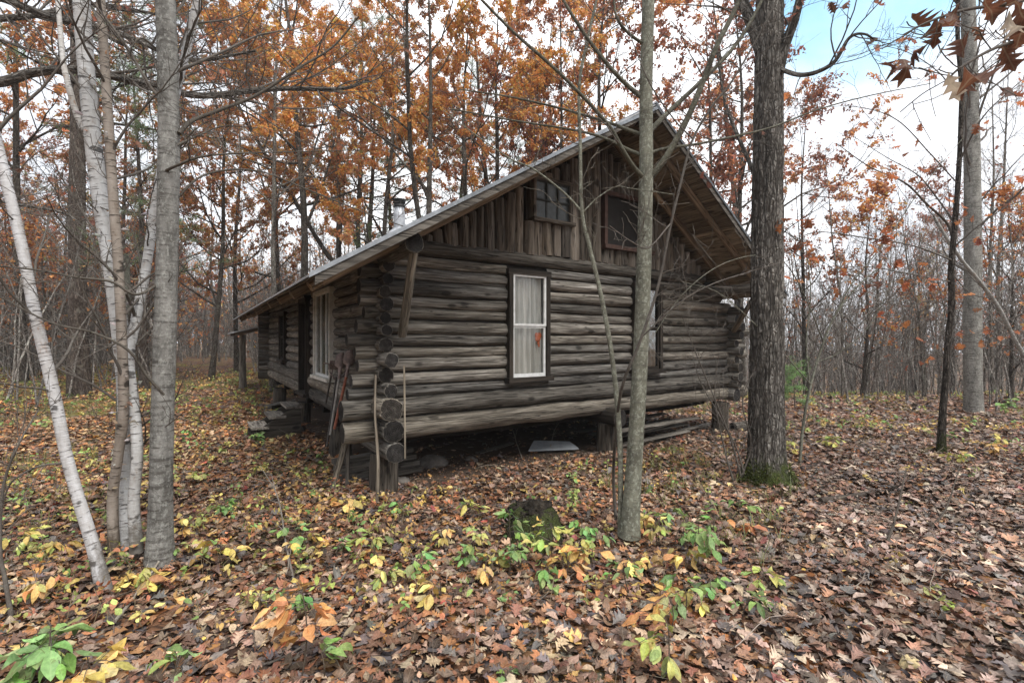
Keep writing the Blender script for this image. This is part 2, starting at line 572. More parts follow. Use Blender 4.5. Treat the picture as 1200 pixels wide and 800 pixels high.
m, t, tc, col = new_mat('birch_bark')
b1 = t.noise(t.vmul(tc, (10, 10, 62)), 1, 3, 0.55)
b2 = t.noise(t.vmul(tc, (9, 9, 5)), 1, 7, 0.7)
vo = t('ShaderNodeTexVoronoi', {'Vector': t.vmul(tc, (9, 9, 30)), 'Scale': 1}).outputs['Distance']
c = t.ramp(b2, [(0.3, (.30, .27, .24)), (0.46, (.47, .46, .44)), (0.66, (.60, .605, .60))])
peel = t.smooth(b2, 0.40, 0.30)
c = t.mix(t.math('MULTIPLY', peel, 0.8), c, (.35, .21, .13))
c = t.mix(t.math('MULTIPLY', t.smooth(b1, 0.565, 0.66), 0.85), c, (.07, .06, .055))
c = t.mix(t.math('MULTIPLY', t.smooth(vo, 0.13, 0.05), 0.9), c, (.04, .035, .03))
scar = t.noise(t.vmul(tc, (5, 5, 9)), 1, 3)
c = t.mix(t.math('MULTIPLY', t.smooth(scar, 0.61, 0.66), 0.85), c, (.035, .03, .027))
foot = t('ShaderNodeSeparateXYZ', {0: t('ShaderNodeTexCoord').outputs['Object']}).outputs[2]
fk = t.smooth(t.math('ADD', foot, t.math('MULTIPLY', t.math('SUBTRACT', b2, 0.5), 1.3)), 0.42, 0.02)
c = t.mix(t.math('MULTIPLY', fk, 0.85), c, t.mix(b1, (.06, .055, .048), (.20, .18, .15)))
c = t.mix(1.0, c, col, 'MULTIPLY')
finish(t, c, 0.7, t.math('ADD', b1, t.math('MULTIPLY', b2, 0.7)), 0.006, 0.25)
M['birch'] = m

m, t, tc, col = new_mat('litter_leaf')
n = t.noise(t.vmul(tc, (7, 7, 1)), 1, 3)
vein = t('ShaderNodeSeparateXYZ', {0: tc})
ax = t.math('ABSOLUTE', vein.outputs[0])
vv = t.math('SINE', t.math('MULTIPLY', t.math('SUBTRACT', vein.outputs[1], t.math('MULTIPLY', ax, 1.1)), 46))
vm = t.smooth(ax, 0.03, 0.012)
vm = t.math('MAXIMUM', vm, t.math('MULTIPLY', t.smooth(vv, 0.86, 1.0), 0.6))
c = t.mix(1.0, col, t.ramp(n, [(0.3, 0.55), (0.7, 1.25)]), 'MULTIPLY')
c = t.mix(t.math('MULTIPLY', vm, 0.35), c, t.mix(0.35, col, (.5, .42, .3)))
wet = t.noise(t.vmul(t('ShaderNodeTexCoord').outputs['Object'], (5, 5, 5)), 1, 2)
finish(t, c, t.math('ADD', 0.3, t.math('MULTIPLY', wet, 0.5)), t.math('ADD', n, t.math('MULTIPLY', vm, 0.4)), 0.003, 0.45)
M['litter'] = m


def leafmat(name, trans, rough=0.55, blotch=0.0):
    m, t, tc, col = new_mat(name)
    n = t.noise(t.vmul(tc, (6, 6, 1)), 1, 2)
    v = t('ShaderNodeSeparateXYZ', {0: tc})
    ax = t.math('ABSOLUTE', v.outputs[0])
    vv = t.math('SINE', t.math('MULTIPLY', t.math('SUBTRACT', v.outputs[1], t.math('MULTIPLY', ax, 1.2)), 50))
    vm = t.math('MAXIMUM', t.smooth(ax, 0.03, 0.01), t.math('MULTIPLY', t.smooth(vv, 0.85, 1.0), 0.5))
    c = t.mix(1.0, col, t.ramp(n, [(0.3, 0.7), (0.7, 1.2)]), 'MULTIPLY')
    c = t.mix(t.math('MULTIPLY', vm, 0.25), c, t.mix(0.5, col, (.6, .6, .4)))
    if blotch:
        bn = t.noise(t.vmul(tc, (5, 5, 1)), 1, 5, 0.7)
        c = t.mix(t.math('MULTIPLY', t.smooth(bn, 0.56, 0.68), blotch), c, t.mix(0.3, (.13, .07, .03), c))
    finish(t, c, rough, None, trans=trans, spec=0.3)
    return m


M['crown'] = leafmat('hanging_leaf', 0.5, 0.55, 0.4)
M['plant'] = leafmat('plant_leaf', 0.3, 0.5, 0.75)
M['needle'] = leafmat('pine_needle', 0.2)

m, t, tc, col = new_mat('forest_floor')
pos = t('ShaderNodeNewGeometry').outputs['Position']
v1 = t('ShaderNodeTexVoronoi', {'Vector': pos, 'Scale': 13.0}, feature='F1')
v2 = t('ShaderNodeTexVoronoi', {'Vector': pos, 'Scale': 8.0}, feature='F1')
lf = t.ramp(t('ShaderNodeSeparateXYZ', {0: v1.outputs['Color']}).outputs[0],
            [(0.0, srgb(60, 44, 36)), (0.22, srgb(106, 76, 56)), (0.45, srgb(140, 116, 104)), (0.6, srgb(120, 78, 48)),
             (0.75, srgb(96, 90, 92)), (0.9, srgb(165, 120, 75))], 'CONSTANT')
lf = t.mix(t.smooth(v1.outputs['Distance'], 0.03, 0.07), lf, lf)
ed = t('ShaderNodeTexVoronoi', {'Vector': pos, 'Scale': 13.0}, feature='DISTANCE_TO_EDGE').outputs['Distance']
c = t.mix(t.math('MULTIPLY', t.smooth(ed, 0.10, 0.0), 0.8), lf, srgb(38, 29, 24))
gn = t.noise(pos, 0.55, 5, 0.62)
gx = t('ShaderNodeSeparateXYZ', {0: col})
grs = t.mix(t.noise(pos, 30, 3), srgb(92, 98, 48), srgb(140, 130, 76))
c = t.mix(t.math('MULTIPLY', t.smooth(gn, 0.50, 0.66), t.math('MULTIPLY', gx.outputs[1], 0.9)), c, grs)
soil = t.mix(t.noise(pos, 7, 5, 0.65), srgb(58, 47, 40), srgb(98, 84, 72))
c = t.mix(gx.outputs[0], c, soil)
hh = t.math('ADD', t.math('MULTIPLY', t('ShaderNodeSeparateXYZ', {0: v2.outputs['Color']}).outputs[1], 0.5), t.math('MULTIPLY', t.noise(pos, 20, 4), 0.5))
finish(t, c, 0.85, hh, 0.03, 0.2)
M['ground'] = m


def plain(name, colr, rough=0.5, metal=0.0, var=0.25, scale=14, bump=0.002, spec=0.4):
    m, t, tc, col = new_mat(name)
    p = t('ShaderNodeTexCoord').outputs['Object']
    n = t.noise(p, scale, 5, 0.65)
    c = t.mix(1.0, colr, t.ramp(n, [(0.3, 1 - var), (0.7, 1 + var * 0.4)]), 'MULTIPLY')
    c = t.mix(1.0, c, col, 'MULTIPLY')
    finish(t, c, rough, n, bump, spec, metal)
    return m


M['roofing'] = plain('roofing_sheet', (.42, .43, .44), 0.5, 0.0, 0.5, 5)
M['flashing'] = plain('metal_edge', (.38, .41, .44), 0.4, 0.6, 0.4, 9)
M['steel'] = plain('galvanised_steel', (.42, .44, .47), 0.55, 0.35, 0.4, 12)
M['black'] = plain('blackened_metal', (.02, .02, .02), 0.6, 0.3)
M['rust'] = plain('rusty_steel', (.27, .21, .195), 0.7, 0.3, 0.6, 22)
M['white'] = plain('white_paint', (.62, .63, .62), 0.5, 0, 0.3, 10)
M['cream'] = plain('cream_paint', (.58, .57, .52), 0.6, 0, 0.35, 10)
M['redframe'] = plain('red_brown_frame', (.075, .040, .030), 0.7, 0, 0.5, 12)
M['orange_handle'] = plain('orange_handle', (.30, .095, .05), 0.6, 0, 0.5, 15)
M['grey_handle'] = plain('grey_handle', (.30, .29, .27), 0.7, 0, 0.4, 15)
M['dark_handle'] = plain('dark_handle', (.05, .043, .038), 0.7, 0, 0.4, 15)
M['stone'] = plain('field_stone', (.16, .145, .13), 0.9, 0, 0.6, 6, 0.02)
M['sheet'] = plain('grey_panel', (.30, .32, .34), 0.6, 0, 0.35, 5)
M['grey_trim'] = plain('grey_trim', (.062, .066, .064), 0.7, 0, 0.4, 12)
M['grey_pane'] = plain('opaque_grey_pane', (.075, .087, .088), 0.3, 0, 0.5, 9, 0.002, 0.5)  # opaque grey in place of clear glass
M['dark'] = plain('near_black', (.02, .018, .016), 0.9)  # near-black colour in place of room shade; also backing and screen
M['chink'] = plain('dark_chinking', (.022, .019, .016), 0.95, 0, 0.5, 12)
M['orange_spot'] = plain('orange_spot_colour', (.62, .16, .06), 0.6)
M['moss'] = plain('moss', (.05, .062, .018), 0.95, 0, 0.6, 30, 0.02)

m, t, tc, col = new_mat('curtain')
ob = t('ShaderNodeTexCoord').outputs['Object']
n = t.noise(t.vmul(ob, (30, 30, 2)), 1, 3)
c = t.mix(1.0, t.ramp(n, [(0.3, (.52, .51, .48)), (0.7, (.86, .84, .80))]), col, 'MULTIPLY')
finish(t, c, 0.9)
M['curtain'] = m

m, t, tc, col = new_mat('window_pane')
fr = t('ShaderNodeFresnel', {'IOR': 1.5}).outputs[0]
fr = t.math('MULTIPLY', fr, 0.7)
n = t.noise(t('ShaderNodeTexCoord').outputs['Object'], 3.0, 2)
gl = t('ShaderNodeBsdfGlossy', {'Color': (.9, .92, .93), 'Roughness': 0.08,
                               'Normal': t('ShaderNodeBump', {'Height': n, 'Distance': 0.02, 'Strength': 0.3}).outputs[0]}).outputs[0]
tr = t('ShaderNodeBsdfTransparent', {'Color': (.95, .955, .945)}).outputs[0]
t.l.new(t('ShaderNodeMixShader', {0: fr, 1: tr, 2: gl}).outputs[0], t('ShaderNodeOutputMaterial').inputs['Surface'])
M['glass'] = m

# ------------------------------------------------------------------ the cabin's own frame: t along the gable wall, s along the side wall
CA = np.array([-1.554, 5.634, 0.0])
U = np.array([0.836, 0.549, 0.0])
VV = np.array([-0.549, 0.836, 0.0])
CROT = math.atan2(U[1], U[0])


def cab(tt, s_, z=0.0):
    return CA + U * tt + VV * s_ + np.array([0, 0, z])


def to_cab(x, y):
    dx, dy = x - CA[0], y - CA[1]
    return dx * U[0] + dy * U[1], dx * VV[0] + dy * VV[1]


# ------------------------------------------------------------------ ground
NEAR_FEET = [((px - 600) / FPX * (EYE * FPX / (py - 397)), EYE * FPX / (py - 397), w_) for px, py, w_ in
             ((121, 688, .16), (148, 648, .30), (187, 660, .24), (737, 631, .18), (898, 562, .50), (1103, 530, .25), (626, 612, .35))]


def ground_h(x, y):
    x, y = np.asarray(x, float), np.asarray(y, float)
    r = np.hypot(x, y)
    az = np.arctan2(x, np.maximum(y, 0.01))
    right = sstep(az, 0.18, 0.62)
    h = -4.2 * sstep(y, 12.6, 42) * right
    h = h + 0.35 * sstep(r, 16, 32) * (1 - sstep(az, -0.5, -0.1)) - 0.4 * sstep(r, 30, 70) * (1 - right)
    p = np.stack([x, y, np.zeros_like(x)], -1)
    tt, s_ = to_cab(x, y)
    under = sstep(tt, -0.5, 0.6) * (1 - sstep(tt, 6.6, 7.6)) * sstep(s_, -0.5, 0.4) * (1 - sstep(s_, 10, 10.8))
    h = h + (0.05 * vnoise(p * 0.55) + 0.03 * vnoise(p * 1.7 + 9)) * (1 - 0.6 * under) - 0.06 * under
    for fx, fy, fw_ in NEAR_FEET:
        h = h + .09 * np.exp(-((x - fx) ** 2 + (y - fy) ** 2) / fw_ ** 2)
    return h


def gz(x, y):
    return float(ground_h(np.array([x]), np.array([y]))[0])


def floor_at(px, py):
    """the spot on the ground seen at this pixel, a little by iteration"""
    d = 5.0
    for _ in range(40):
        p = at(px, py, d)
        g = gz(p[0], d)
        d2 = (EYE - g) * FPX / max(py - 397, 4)
        d = d * 0.5 + d2 * 0.5
    p = at(px, py, d)
    return np.array([p[0], d, gz(p[0], d)])


rad_ = np.concatenate([[0.05], np.geomspace(0.4, 22, 150), np.geomspace(23, 260, 40)])
th_ = np.linspace(0, 2 * np.pi, 320, endpoint=False)
rr_, tt_ = np.meshgrid(rad_, th_, indexing='ij')
gx_, gy_ = rr_ * np.sin(tt_), rr_ * np.cos(tt_)
gzz = ground_h(gx_, gy_)
ct_, cs_ = to_cab(gx_, gy_)
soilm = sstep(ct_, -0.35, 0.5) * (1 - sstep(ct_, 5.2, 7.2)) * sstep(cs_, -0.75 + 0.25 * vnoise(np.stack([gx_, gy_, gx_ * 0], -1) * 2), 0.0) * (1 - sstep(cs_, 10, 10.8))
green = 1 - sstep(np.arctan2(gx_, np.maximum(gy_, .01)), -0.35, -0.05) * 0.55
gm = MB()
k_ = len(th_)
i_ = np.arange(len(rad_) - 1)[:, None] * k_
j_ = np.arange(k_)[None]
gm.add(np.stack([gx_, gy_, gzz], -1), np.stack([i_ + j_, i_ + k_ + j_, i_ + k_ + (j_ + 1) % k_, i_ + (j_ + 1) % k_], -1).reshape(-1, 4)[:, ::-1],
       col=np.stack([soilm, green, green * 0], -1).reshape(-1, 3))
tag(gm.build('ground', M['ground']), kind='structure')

# ------------------------------------------------------------------ the log cabin
cabin = empty('log_cabin', CA, 'weathered grey log cabin with steep gable roof standing on short log piers', 'cabin', rz=CROT)
APEX_T, APEX_Z = 3.55, 5.10
SL, SR = 0.60, 0.70
EAVE_L, EAVE_R = -0.95, 7.05
RAKE_S, REAR_S = -1.09, 10.9
WT, WS = 7.0, 10.4                 # wall axes


def roof_z(tt):
    return APEX_Z - (SL * (APEX_T - tt) if tt < APEX_T else SR * (tt - APEX_T))


log_rng = np.random.default_rng(11)


def logcol():
    b = log_rng.uniform(0.58, 1.35)
    warm = log_rng.uniform(-0.04, 0.07)
    return np.array([b * (1 + warm * 0.6), b, b * (1 - warm)])


def log(mb, a, b, ra, rb, flat=1.0, seed=None, col=None, k=18, end_mat=1, bend=0.012):
    a, b = np.asarray(a, float), np.asarray(b, float)
    seed = float(log_rng.random() * 90) if seed is None else seed
    L = np.linalg.norm(b - a)
    n = max(4, int(L / 0.06))
    f = np.linspace(0, 1, n)[:, None]
    P = a + (b - a) * f
    d = unit(b - a)
    side = unit(np.cross(d, (0.13, 0.21, 1.0)))
    upv = np.cross(side, d)
    q = np.c_[f * L * 0.7, np.full((n, 1), seed), np.zeros((n, 1))]
    P = P + side * (vnoise(q) * bend)[:, None] + upv * (vnoise(q + 31) * bend)[:, None]
    rad = ra + (rb - ra) * f[:, 0]
    rad = rad * (1 + 0.05 * vnoise(np.c_[f * L * 1.6, np.full((n, 1), seed + 5), np.zeros((n, 1))]))

    def disp(tc, th):
        q = np.stack([np.cos(th) * 1.1 + 0 * tc[..., 0], np.sin(th) * 1.1 + 0 * tc[..., 0], tc[..., 2] * 1.5 + seed], -1)
        cut = 0
        for g_ in range(4 if k > 24 else 0):
            th0 = seed * 1.7 + g_ * 1.62 + .25 * vnoise(np.stack([0 * tc[..., 2], tc[..., 2] * .8 + seed + 9 * g_, 0 * tc[..., 2]], -1))
            on = np.clip(vnoise(np.stack([tc[..., 2] * .9, 0 * tc[..., 2] + 3.3 * g_ + seed, 0 * tc[..., 2]], -1)) * 3 + .3, 0, 1)
            dth = np.abs((th - th0 + math.pi) % (2 * math.pi) - math.pi)
            cut = cut - .20 * on * np.exp(-(dth / .085) ** 2)
        return cut + 0.09 * vnoise(q) + 0.08 * vnoise(q * np.array([2.5, 2.5, 2.6]) + 4) + .03 * vnoise(q * np.array([5, 5, 6.]) + 8)
    tubes(mb, P, rad, k, logcol() if col is None else col, 0, disp, cap=end_mat, seed=seed)


def spans(lo, hi, holes):
    out, c = [], lo
    for a, b in sorted(holes):
        if b <= lo or a >= hi:
            continue
        if a > c:
            out.append((c, min(a, hi)))
        c = max(c, b)
    if c < hi:
        out.append((c, hi))
    return out


def log_rows(z0, z1, first, pitch):
    zs, z = [], z0
    for p in first:
        zs.append((z + p / 2, p))
        z += p
    n = max(1, int(round((z1 - z) / pitch)))
    ps = np.array([pitch * log_rng.uniform(0.84, 1.16) for _ in range(n)])
    ps *= (z1 - z) / ps.sum()
    for p in ps:
        zs.append((z + p / 2, p))
        z += p
    return zs


# openings: (a, b, z bottom, z top)
FW = [(1.732, 2.438, 1.22, 2.755), (4.20, 4.90, 1.24, 2.72)]
SW = [(2.10, 3.36, 1.15, 2.60), (6.9, 7.8, 1.25, 2.45)]
DOOR = (3.95, 4.72, 0.78, 2.5)

front = MB()
for z, p in log_rows(0.60, 2.83, [0.25, 0.25], 0.158):
    holes = [(a, b) for a, b, z0, z1 in FW if z + p * 0.3 > z0 and z - p * 0.3 < z1]
    hi = min(log_rng.uniform(7.3, 7.75), APEX_T + (APEX_Z - 0.28 - z) / SR)
    lo = -0.46 + log_rng.uniform(-0.05, 0.04) if z < 1.1 else (log_rng.uniform(-0.40, -0.26))
    if z > 2.1:
        lo = log_rng.uniform(-0.30, -0.18)
    for a, b in spans(lo, hi, holes):
        r = p * 0.485
        log(front, (a, log_rng.normal(0, 0.008), z), (b, log_rng.normal(0, 0.008), z + log_rng.normal(0, 0.006)), r * log_rng.uniform(.95, 1.07), r * log_rng.uniform(.92, 1.05), k=44)
log(front, (0.1, -0.02, 2.93), (6.15, -0.02, 2.93), 0.10, 0.095)
front.build('front_wall', [M['log'], M['end']], cabin)

side = MB()
first = True
for i, (z, p) in enumerate(log_rows(0.65, 2.72, [0.235, 0.24], 0.165)):
    holes = [(a, b) for a, b, z0, z1 in SW if z + p * 0.3 > z0 and z - p * 0.3 < z1]
    if z > DOOR[2] - 0.06:
        holes.append(DOOR[:2])
    lo = -0.42 + log_rng.uniform(-.05, .07) if i < 3 else log_rng.uniform(-0.38, -0.18)
    if z > 2.0:
        lo = log_rng.uniform(-0.26, -0.16)
    r = p * (0.49 if i > 1 else 0.52)
    for a, b in spans(lo, WS + log_rng.uniform(0.15, 0.4), holes):
        log(side, (log_rng.normal(0, 0.008), a, z), (log_rng.normal(0, 0.008), b, z), r * log_rng.uniform(.95, 1.07), r * log_rng.uniform(.92, 1.05), k=44)
log(side, (0.02, -1.0, 2.765), (0.0, WS + 0.4, 2.78), 0.10, 0.09)
# the low extra log end that sits under the corner
log(side, (0.03, -0.44, 0.535), (0.03, 0.9, 0.535), 0.122, 0.115)
side.build('side_wall', [M['log'], M['end']], cabin)

right = MB()
for i, (z, p) in enumerate(log_rows(0.58, 2.45, [0.25], 0.165)):
    log(right, (WT, log_rng.uniform(-0.34, -0.2), z), (WT, WS + 0.3, z), p * .53, p * .5, k=10)
log(right, (WT - 0.55, -1.0, 2.70), (WT - 0.55, WS, 2.70), 0.09, 0.08, k=12)
right.build('right_wall', [M['log'], M['end']], cabin)
rear = MB()
for i, (z, p) in enumerate(log_rows(0.6, 2.8, [0.25], 0.165)):
    log(rear, (-0.35, WS, z), (min(7.4, APEX_T + (APEX_Z - 0.28 - z) / SR), WS, z), p * .53, p * .5, k=10)
rear.build('rear_wall', [M['log'], M['end']], cabin)

# chinking coloured near black to darken the log gaps, floor, and inner rooms' darkness
ch = MB()
for a, b in spans(0.0, 6.6, [(w_[0], w_[1]) for w_ in FW]):
    box(ch, (a, 0.0, 0.62), (b, 0.05, 2.9))
for a, b, z0, z1 in FW:
    box(ch, (a, 0.0, 0.62), (b, 0.05, z0)), box(ch, (a, 0.0, z1), (b, 0.05, 2.9))
for a, b in spans(0.05, WS, [(w_[0], w_[1]) for w_ in SW] + [DOOR[:2]]):
    box(ch, (0.0, a, 0.62), (0.05, b, 2.8))
for a, b, z0, z1 in SW:
    box(ch, (0.0, a, 0.62), (0.05, b, z0)), box(ch, (0.0, a, z1), (0.05, b, 2.8))
box(ch, (WT - 0.03, 0.06, 0.62), (WT + 0.02, WS - .06, 2.44))
box(ch, (0.06, WS - 0.03, 0.62), (6.6, WS + 0.02, 2.8))
ch.build('chinking', M['chink'], cabin, smooth=False)
fl = MB()
for i in range(26):
    box(fl, (0.08, 0.08 + i * 0.395, 0.63), (6.9, 0.08 + i * 0.395 + 0.385, 0.68), col=np.ones(3) * log_rng.uniform(.5, .9))
for i in range(7):
    log(fl, (0.1, 0.5 + i * 1.6, 0.52), (6.9, 0.5 + i * 1.6, 0.52), 0.09, 0.08, k=8, col=np.ones(3) * .5, end_mat=0)
log(fl, (3.62, -0.36, 0.58), (3.62, 4.0, 0.58), 0.14, 0.12, k=14, end_mat=1)
fl.build('floor', [M['dark_wood'], M['end']], cabin, smooth=False)

# gable siding: upright half-round slabs
GW = [(2.164, 2.874, 3.50, 4.12), (3.54, 4.64, 3.25, 4.14)]
sd = MB()
tt = 0.5
while tt < 6.1:
    wd_ = log_rng.uniform(0.13, 0.185)
    c_ = tt + wd_ / 2
    zt = roof_z(c_) - 0.16 - wd_ * 0.4
    zb = 3.00 + log_rng.uniform(-0.03, 0.02)
    segs = [(zb, zt)]
    for a, b, z0, z1 in GW:
        if c_ + wd_ * 0.35 > a and c_ - wd_ * 0.35 < b:
            segs = [(zb, z0 - 0.02 + log_rng.uniform(-.015, .01)), (z1 + 0.02, zt)]
    cc = logcol()
    for z0, z1 in segs:
        if z1 - z0 > 0.05:
            log(sd, (c_, -.012, z0), (c_ + log_rng.normal(0, .012), -.012, z1), wd_ * 0.53, wd_ * 0.50, col=cc, k=14, end_mat=1, bend=0.012)
    tt += wd_
sd.build('gable_siding', [M['slab'], M['end']], cabin)
gb = MB()
gp = [(0.4, 0.11, 2.95), (6.35, 0.11, 2.95), (6.35, 0.13, 2.95), (0.4, 0.13, 2.95)]
V_ = []
for y in (0.115, 0.14):
    V_ += [(0.3, y, 2.90), (6.5, y, 2.90), (6.5, y, roof_z(6.5) - .08), (APEX_T, y, APEX_Z - .1), (0.3, y, roof_z(0.3) - .08)]
gb.add(V_, None, [(0, 1, 3), (1, 2, 3), (0, 3, 4), (5, 8, 6), (6, 8, 7), (5, 9, 8)])
gb.build('gable_backing', M['dark'], cabin, smooth=False)


# windows
def window(plane, a, b, z0, z1, frame, sash, fr_w=0.065, sash_w=0.035, cols=1, rows=2, out=-0.135, curtain=None, label=None, inner=0.03, pane='glass'):
    def P(u_, d_, z):            # d_ = depth into the room
        return (u_, d_, z) if plane == 'f' else (d_, u_, z)
    f = MB()
    o0, o1 = out, 0.10
    box(f, P(a, o0, z0), P(a + fr_w, o1, z1))
    box(f, P(b - fr_w, o0, z0), P(b, o1, z1))
    box(f, P(a - .015, o0 - 0.004, z1 - fr_w * .9), P(b + .015, o1 + .003, z1 + .012))
    box(f, P(a - .03, o0 - 0.045, z0 - 0.02), P(b + .03, o1 + .003, z0 + fr_w * .7))
    win = f.build('window', M[frame], cabin, smooth=False)
    if label:
        win['label'] = label
    s = MB()
    A, B, Z0, Z1 = a + fr_w, b - fr_w, z0 + fr_w * .7, z1 - fr_w * .9
    y0, y1 = out + 0.035, out + 0.07
    for r_ in range(rows):
        lo, hi = Z0 + (Z1 - Z0) * r_ / rows, Z0 + (Z1 - Z0) * (r_ + 1) / rows
        dy = 0.018 * r_ * (1 if rows == 2 else 0)
        box(s, P(A, y0 - dy, lo), P(B, y1 - dy, lo + sash_w * (1.4 if r_ == 0 else 0.9)))
        box(s, P(A, y0 - dy - .002, hi - sash_w * .8), P(B, y1 - dy - .002, hi))
        box(s, P(A, y0 - dy - .001, lo + .001), P(A + sash_w, y1 - dy - .001, hi - .001))
        box(s, P(B - sash_w, y0 - dy - .001, lo + .001), P(B, y1 - dy - .001, hi - .001))
        for c_ in range(1, cols):
            x = A + (B - A) * c_ / cols
            box(s, P(x - .012, y0 - dy + .004, lo + .002), P(x + .012, y1 - dy - .004, hi - .002))
    s.build('sash', M[sash], win, smooth=False)
    g = MB()
    yg = out + 0.052
    box(g, P(A + .004, yg, Z0 + .004), P(B - .004, yg + .004, Z1 - .004))
    g.build('pane', M[pane], win, smooth=False)
    if curtain:
        n = 90
        x = np.linspace(A - .02, B + .02, n)
        d = yg + 0.07 + 0.03 * np.sin(np.linspace(0, 15 * (B - A) / .55 * 2, n) + 1.6 * np.sin(np.linspace(0, 9, n))) + .006 * np.sin(np.linspace(0, 60, n))
        zs = np.linspace(Z0 - .02, Z1 + .02, 5)
        V = np.array([[P(xx, dd + .003 * k_, zz) for xx, dd in zip(x, d)] for k_, zz in enumerate(zs)])
        i = np.arange(4)[:, None] * n
        j = np.arange(n - 1)[None]
        cm = MB()
        tone = np.interp(x, np.linspace(A, B, 9), [1, .8, .95, .7, 1, 1.05, .8, .95, .85])
        cm.add(V, np.stack([i + j, i + j + 1, i + n + j + 1, i + n + j], -1).reshape(-1, 4), col=np.tile(np.outer(tone, np.array(curtain)), (5, 1)))
        cm.build('curtain', M['curtain'], win)
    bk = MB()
    box(bk, P(a + .01, 0.20, z0 + .01), P(b - .01, 0.215, z1 - .01))  # near-black panel paints the shade of the room behind
    bk.build('room_shade_panel', M['dark'], win, smooth=False)
    return win


w1 = window('f', *FW[0], 'dark_wood', 'white', curtain=(1, 1, 1), label='tall window with white sash and closed pale curtains', cols=1)
om = MB()  # small orange blobs close behind the pane
for k_, (dx, dz, r_) in enumerate([(0, 0, .045), (.03, .05, .035), (-.025, .055, .03), (.01, -.06, .025), (.02, -.1, .018)]):
    blob(om, (2.26 + dx, -0.066, 1.80 + dz), (r_, .008, r_ * 1.2), seed=k_, k=12)
om.build('orange_spot', M['orange_spot'], w1)
window('f', *FW[1], 'dark_wood', 'dark_wood', curtain=(.42, .36, .27), label='shaded window with dark sash and brownish curtain')
window('s', *SW[0], 'cream', 'white', cols=3, rows=1, fr_w=0.04, sash_w=.03, curtain=(.30, .36, .30), label='wide window with cream painted frame')
window('s', *SW[1], 'dark_wood', 'dark_wood', label='small dark window near the back of the side wall')
window('f', *GW[0], 'slab', 'grey_trim', cols=3, rows=2, out=-0.115, fr_w=.042, sash_w=.013, pane='grey_pane', curtain=(.20, .22, .22), label='small gable window with six grey panes')
gw = window('f', *GW[1], 'redframe', 'dark_wood', cols=1, rows=1, out=-0.115, fr_w=.06, sash_w=.02, pane='dark', label='dark gable window with red brown frame')

# door in the side wall, set deep
d_ = MB()
for i in range(5):
    w0 = DOOR[0] + 0.05 + i * (DOOR[1] - DOOR[0] - .1) / 5
    box(d_, (0.085, w0, DOOR[2]), (0.125, w0 + (DOOR[1] - DOOR[0] - .1) / 5 - .006, DOOR[3]))
door = d_.build('door', M['dark_wood'], cabin, smooth=False)
d_ = MB()
box(d_, (-.16, DOOR[0], DOOR[2]), (.15, DOOR[0] + .045, DOOR[3]))
box(d_, (-.16, DOOR[1] - .045, DOOR[2]), (.15, DOOR[1], DOOR[3]))
box(d_, (-.163, DOOR[0], DOOR[3]), (.15, DOOR[1], DOOR[3] + .08))
box(d_, (-.21, DOOR[0] - .05, DOOR[2] - .07), (.15, DOOR[1] + .05, DOOR[2] - .002))
d_.build('door_frame', M['dark_wood'], door, smooth=False)
d_ = MB()
tubes(d_, [(0.05, DOOR[0] + .14, 1.68), (0.045, DOOR[0] + .14, 1.74), (0.045, DOOR[0] + .14, 1.82), (0.05, DOOR[0] + .14, 1.88)], [.009] * 4, 6)
d_.build('handle', M['black'], door)

# roof: metal sheet on boards
rf = MB()


def slope_pts(t0, t1, s0, s1, top, bot):
    """slab hugging the slope between two t values (top/bot = distance below the roof's skin)"""
    p = []
    for dz in (bot, top):
        for (a, b) in ((t0, s0), (t1, s0), (t1, s1), (t0, s1)):
            p.append((a, b, roof_z(a) - dz))
    return p


nS = 9
for (t0, t1) in ((EAVE_L - .04, APEX_T), (APEX_T + .004, EAVE_R + .04)):
    nn = 5
    for i in range(nn):
        a, b = t0 + (t1 - t0) * i / nn, t0 + (t1 - t0) * (i + 1) / nn
        lift = 0.006 * (i % 2)
        for j in range(4):
            s0 = RAKE_S - .02 + (REAR_S - RAKE_S) * j / 4
            s1 = RAKE_S - .02 + (REAR_S - RAKE_S) * (j + 1) / 4 + .03
            lf_ = lift + 0.003 * (j % 2)
            hexa(rf, slope_pts(a, b, s0, s1, -lf_, 0.022 - lf_ * .5), col=np.ones(3) * log_rng.uniform(.8, 1.1))
roof = rf.build('roof', M['roofing'], cabin, smooth=False)
sb = MB()
for (t0, t1) in ((EAVE_L, APEX_T - .01), (APEX_T + .01, EAVE_R)):
    nb = int(abs(t1 - t0) / 0.24)
    for i in range(nb):
        a, b = t0 + (t1 - t0) * i / nb, t0 + (t1 - t0) * (i + 1) / nb
        c_ = log_rng.uniform(.65, 1.2)
        hexa(sb, slope_pts(a + .003, b - .004, RAKE_S + .012, REAR_S - .02, 0.026 + log_rng.uniform(0, .004), 0.05 + log_rng.uniform(0, .006)), col=(c_ * 1.8, c_ * 1.65, c_ * 1.4))
sb.build('roof_boards', M['plank'], roof, smooth=False)
ed_ = MB()
for (t0, t1, nn) in ((EAVE_L - .05, APEX_T + .015, 3), (APEX_T - .015, EAVE_R + .05, 3)):
    for i in range(nn):
        a, b = t0 + (t1 - t0) * i / nn, t0 + (t1 - t0) * (i + 1) / nn + .03
        o_ = .003 * (i % 2)
        hexa(ed_, slope_pts(a, b, RAKE_S - .035 - o_, RAKE_S - .024 - o_, -0.012, 0.034), col=np.ones(3) * log_rng.uniform(.75, 1.1) * (.8 if t0 < 0 else .3))
ed_.build('metal_edge', M['flashing'], roof, smooth=False)
ed_ = MB()
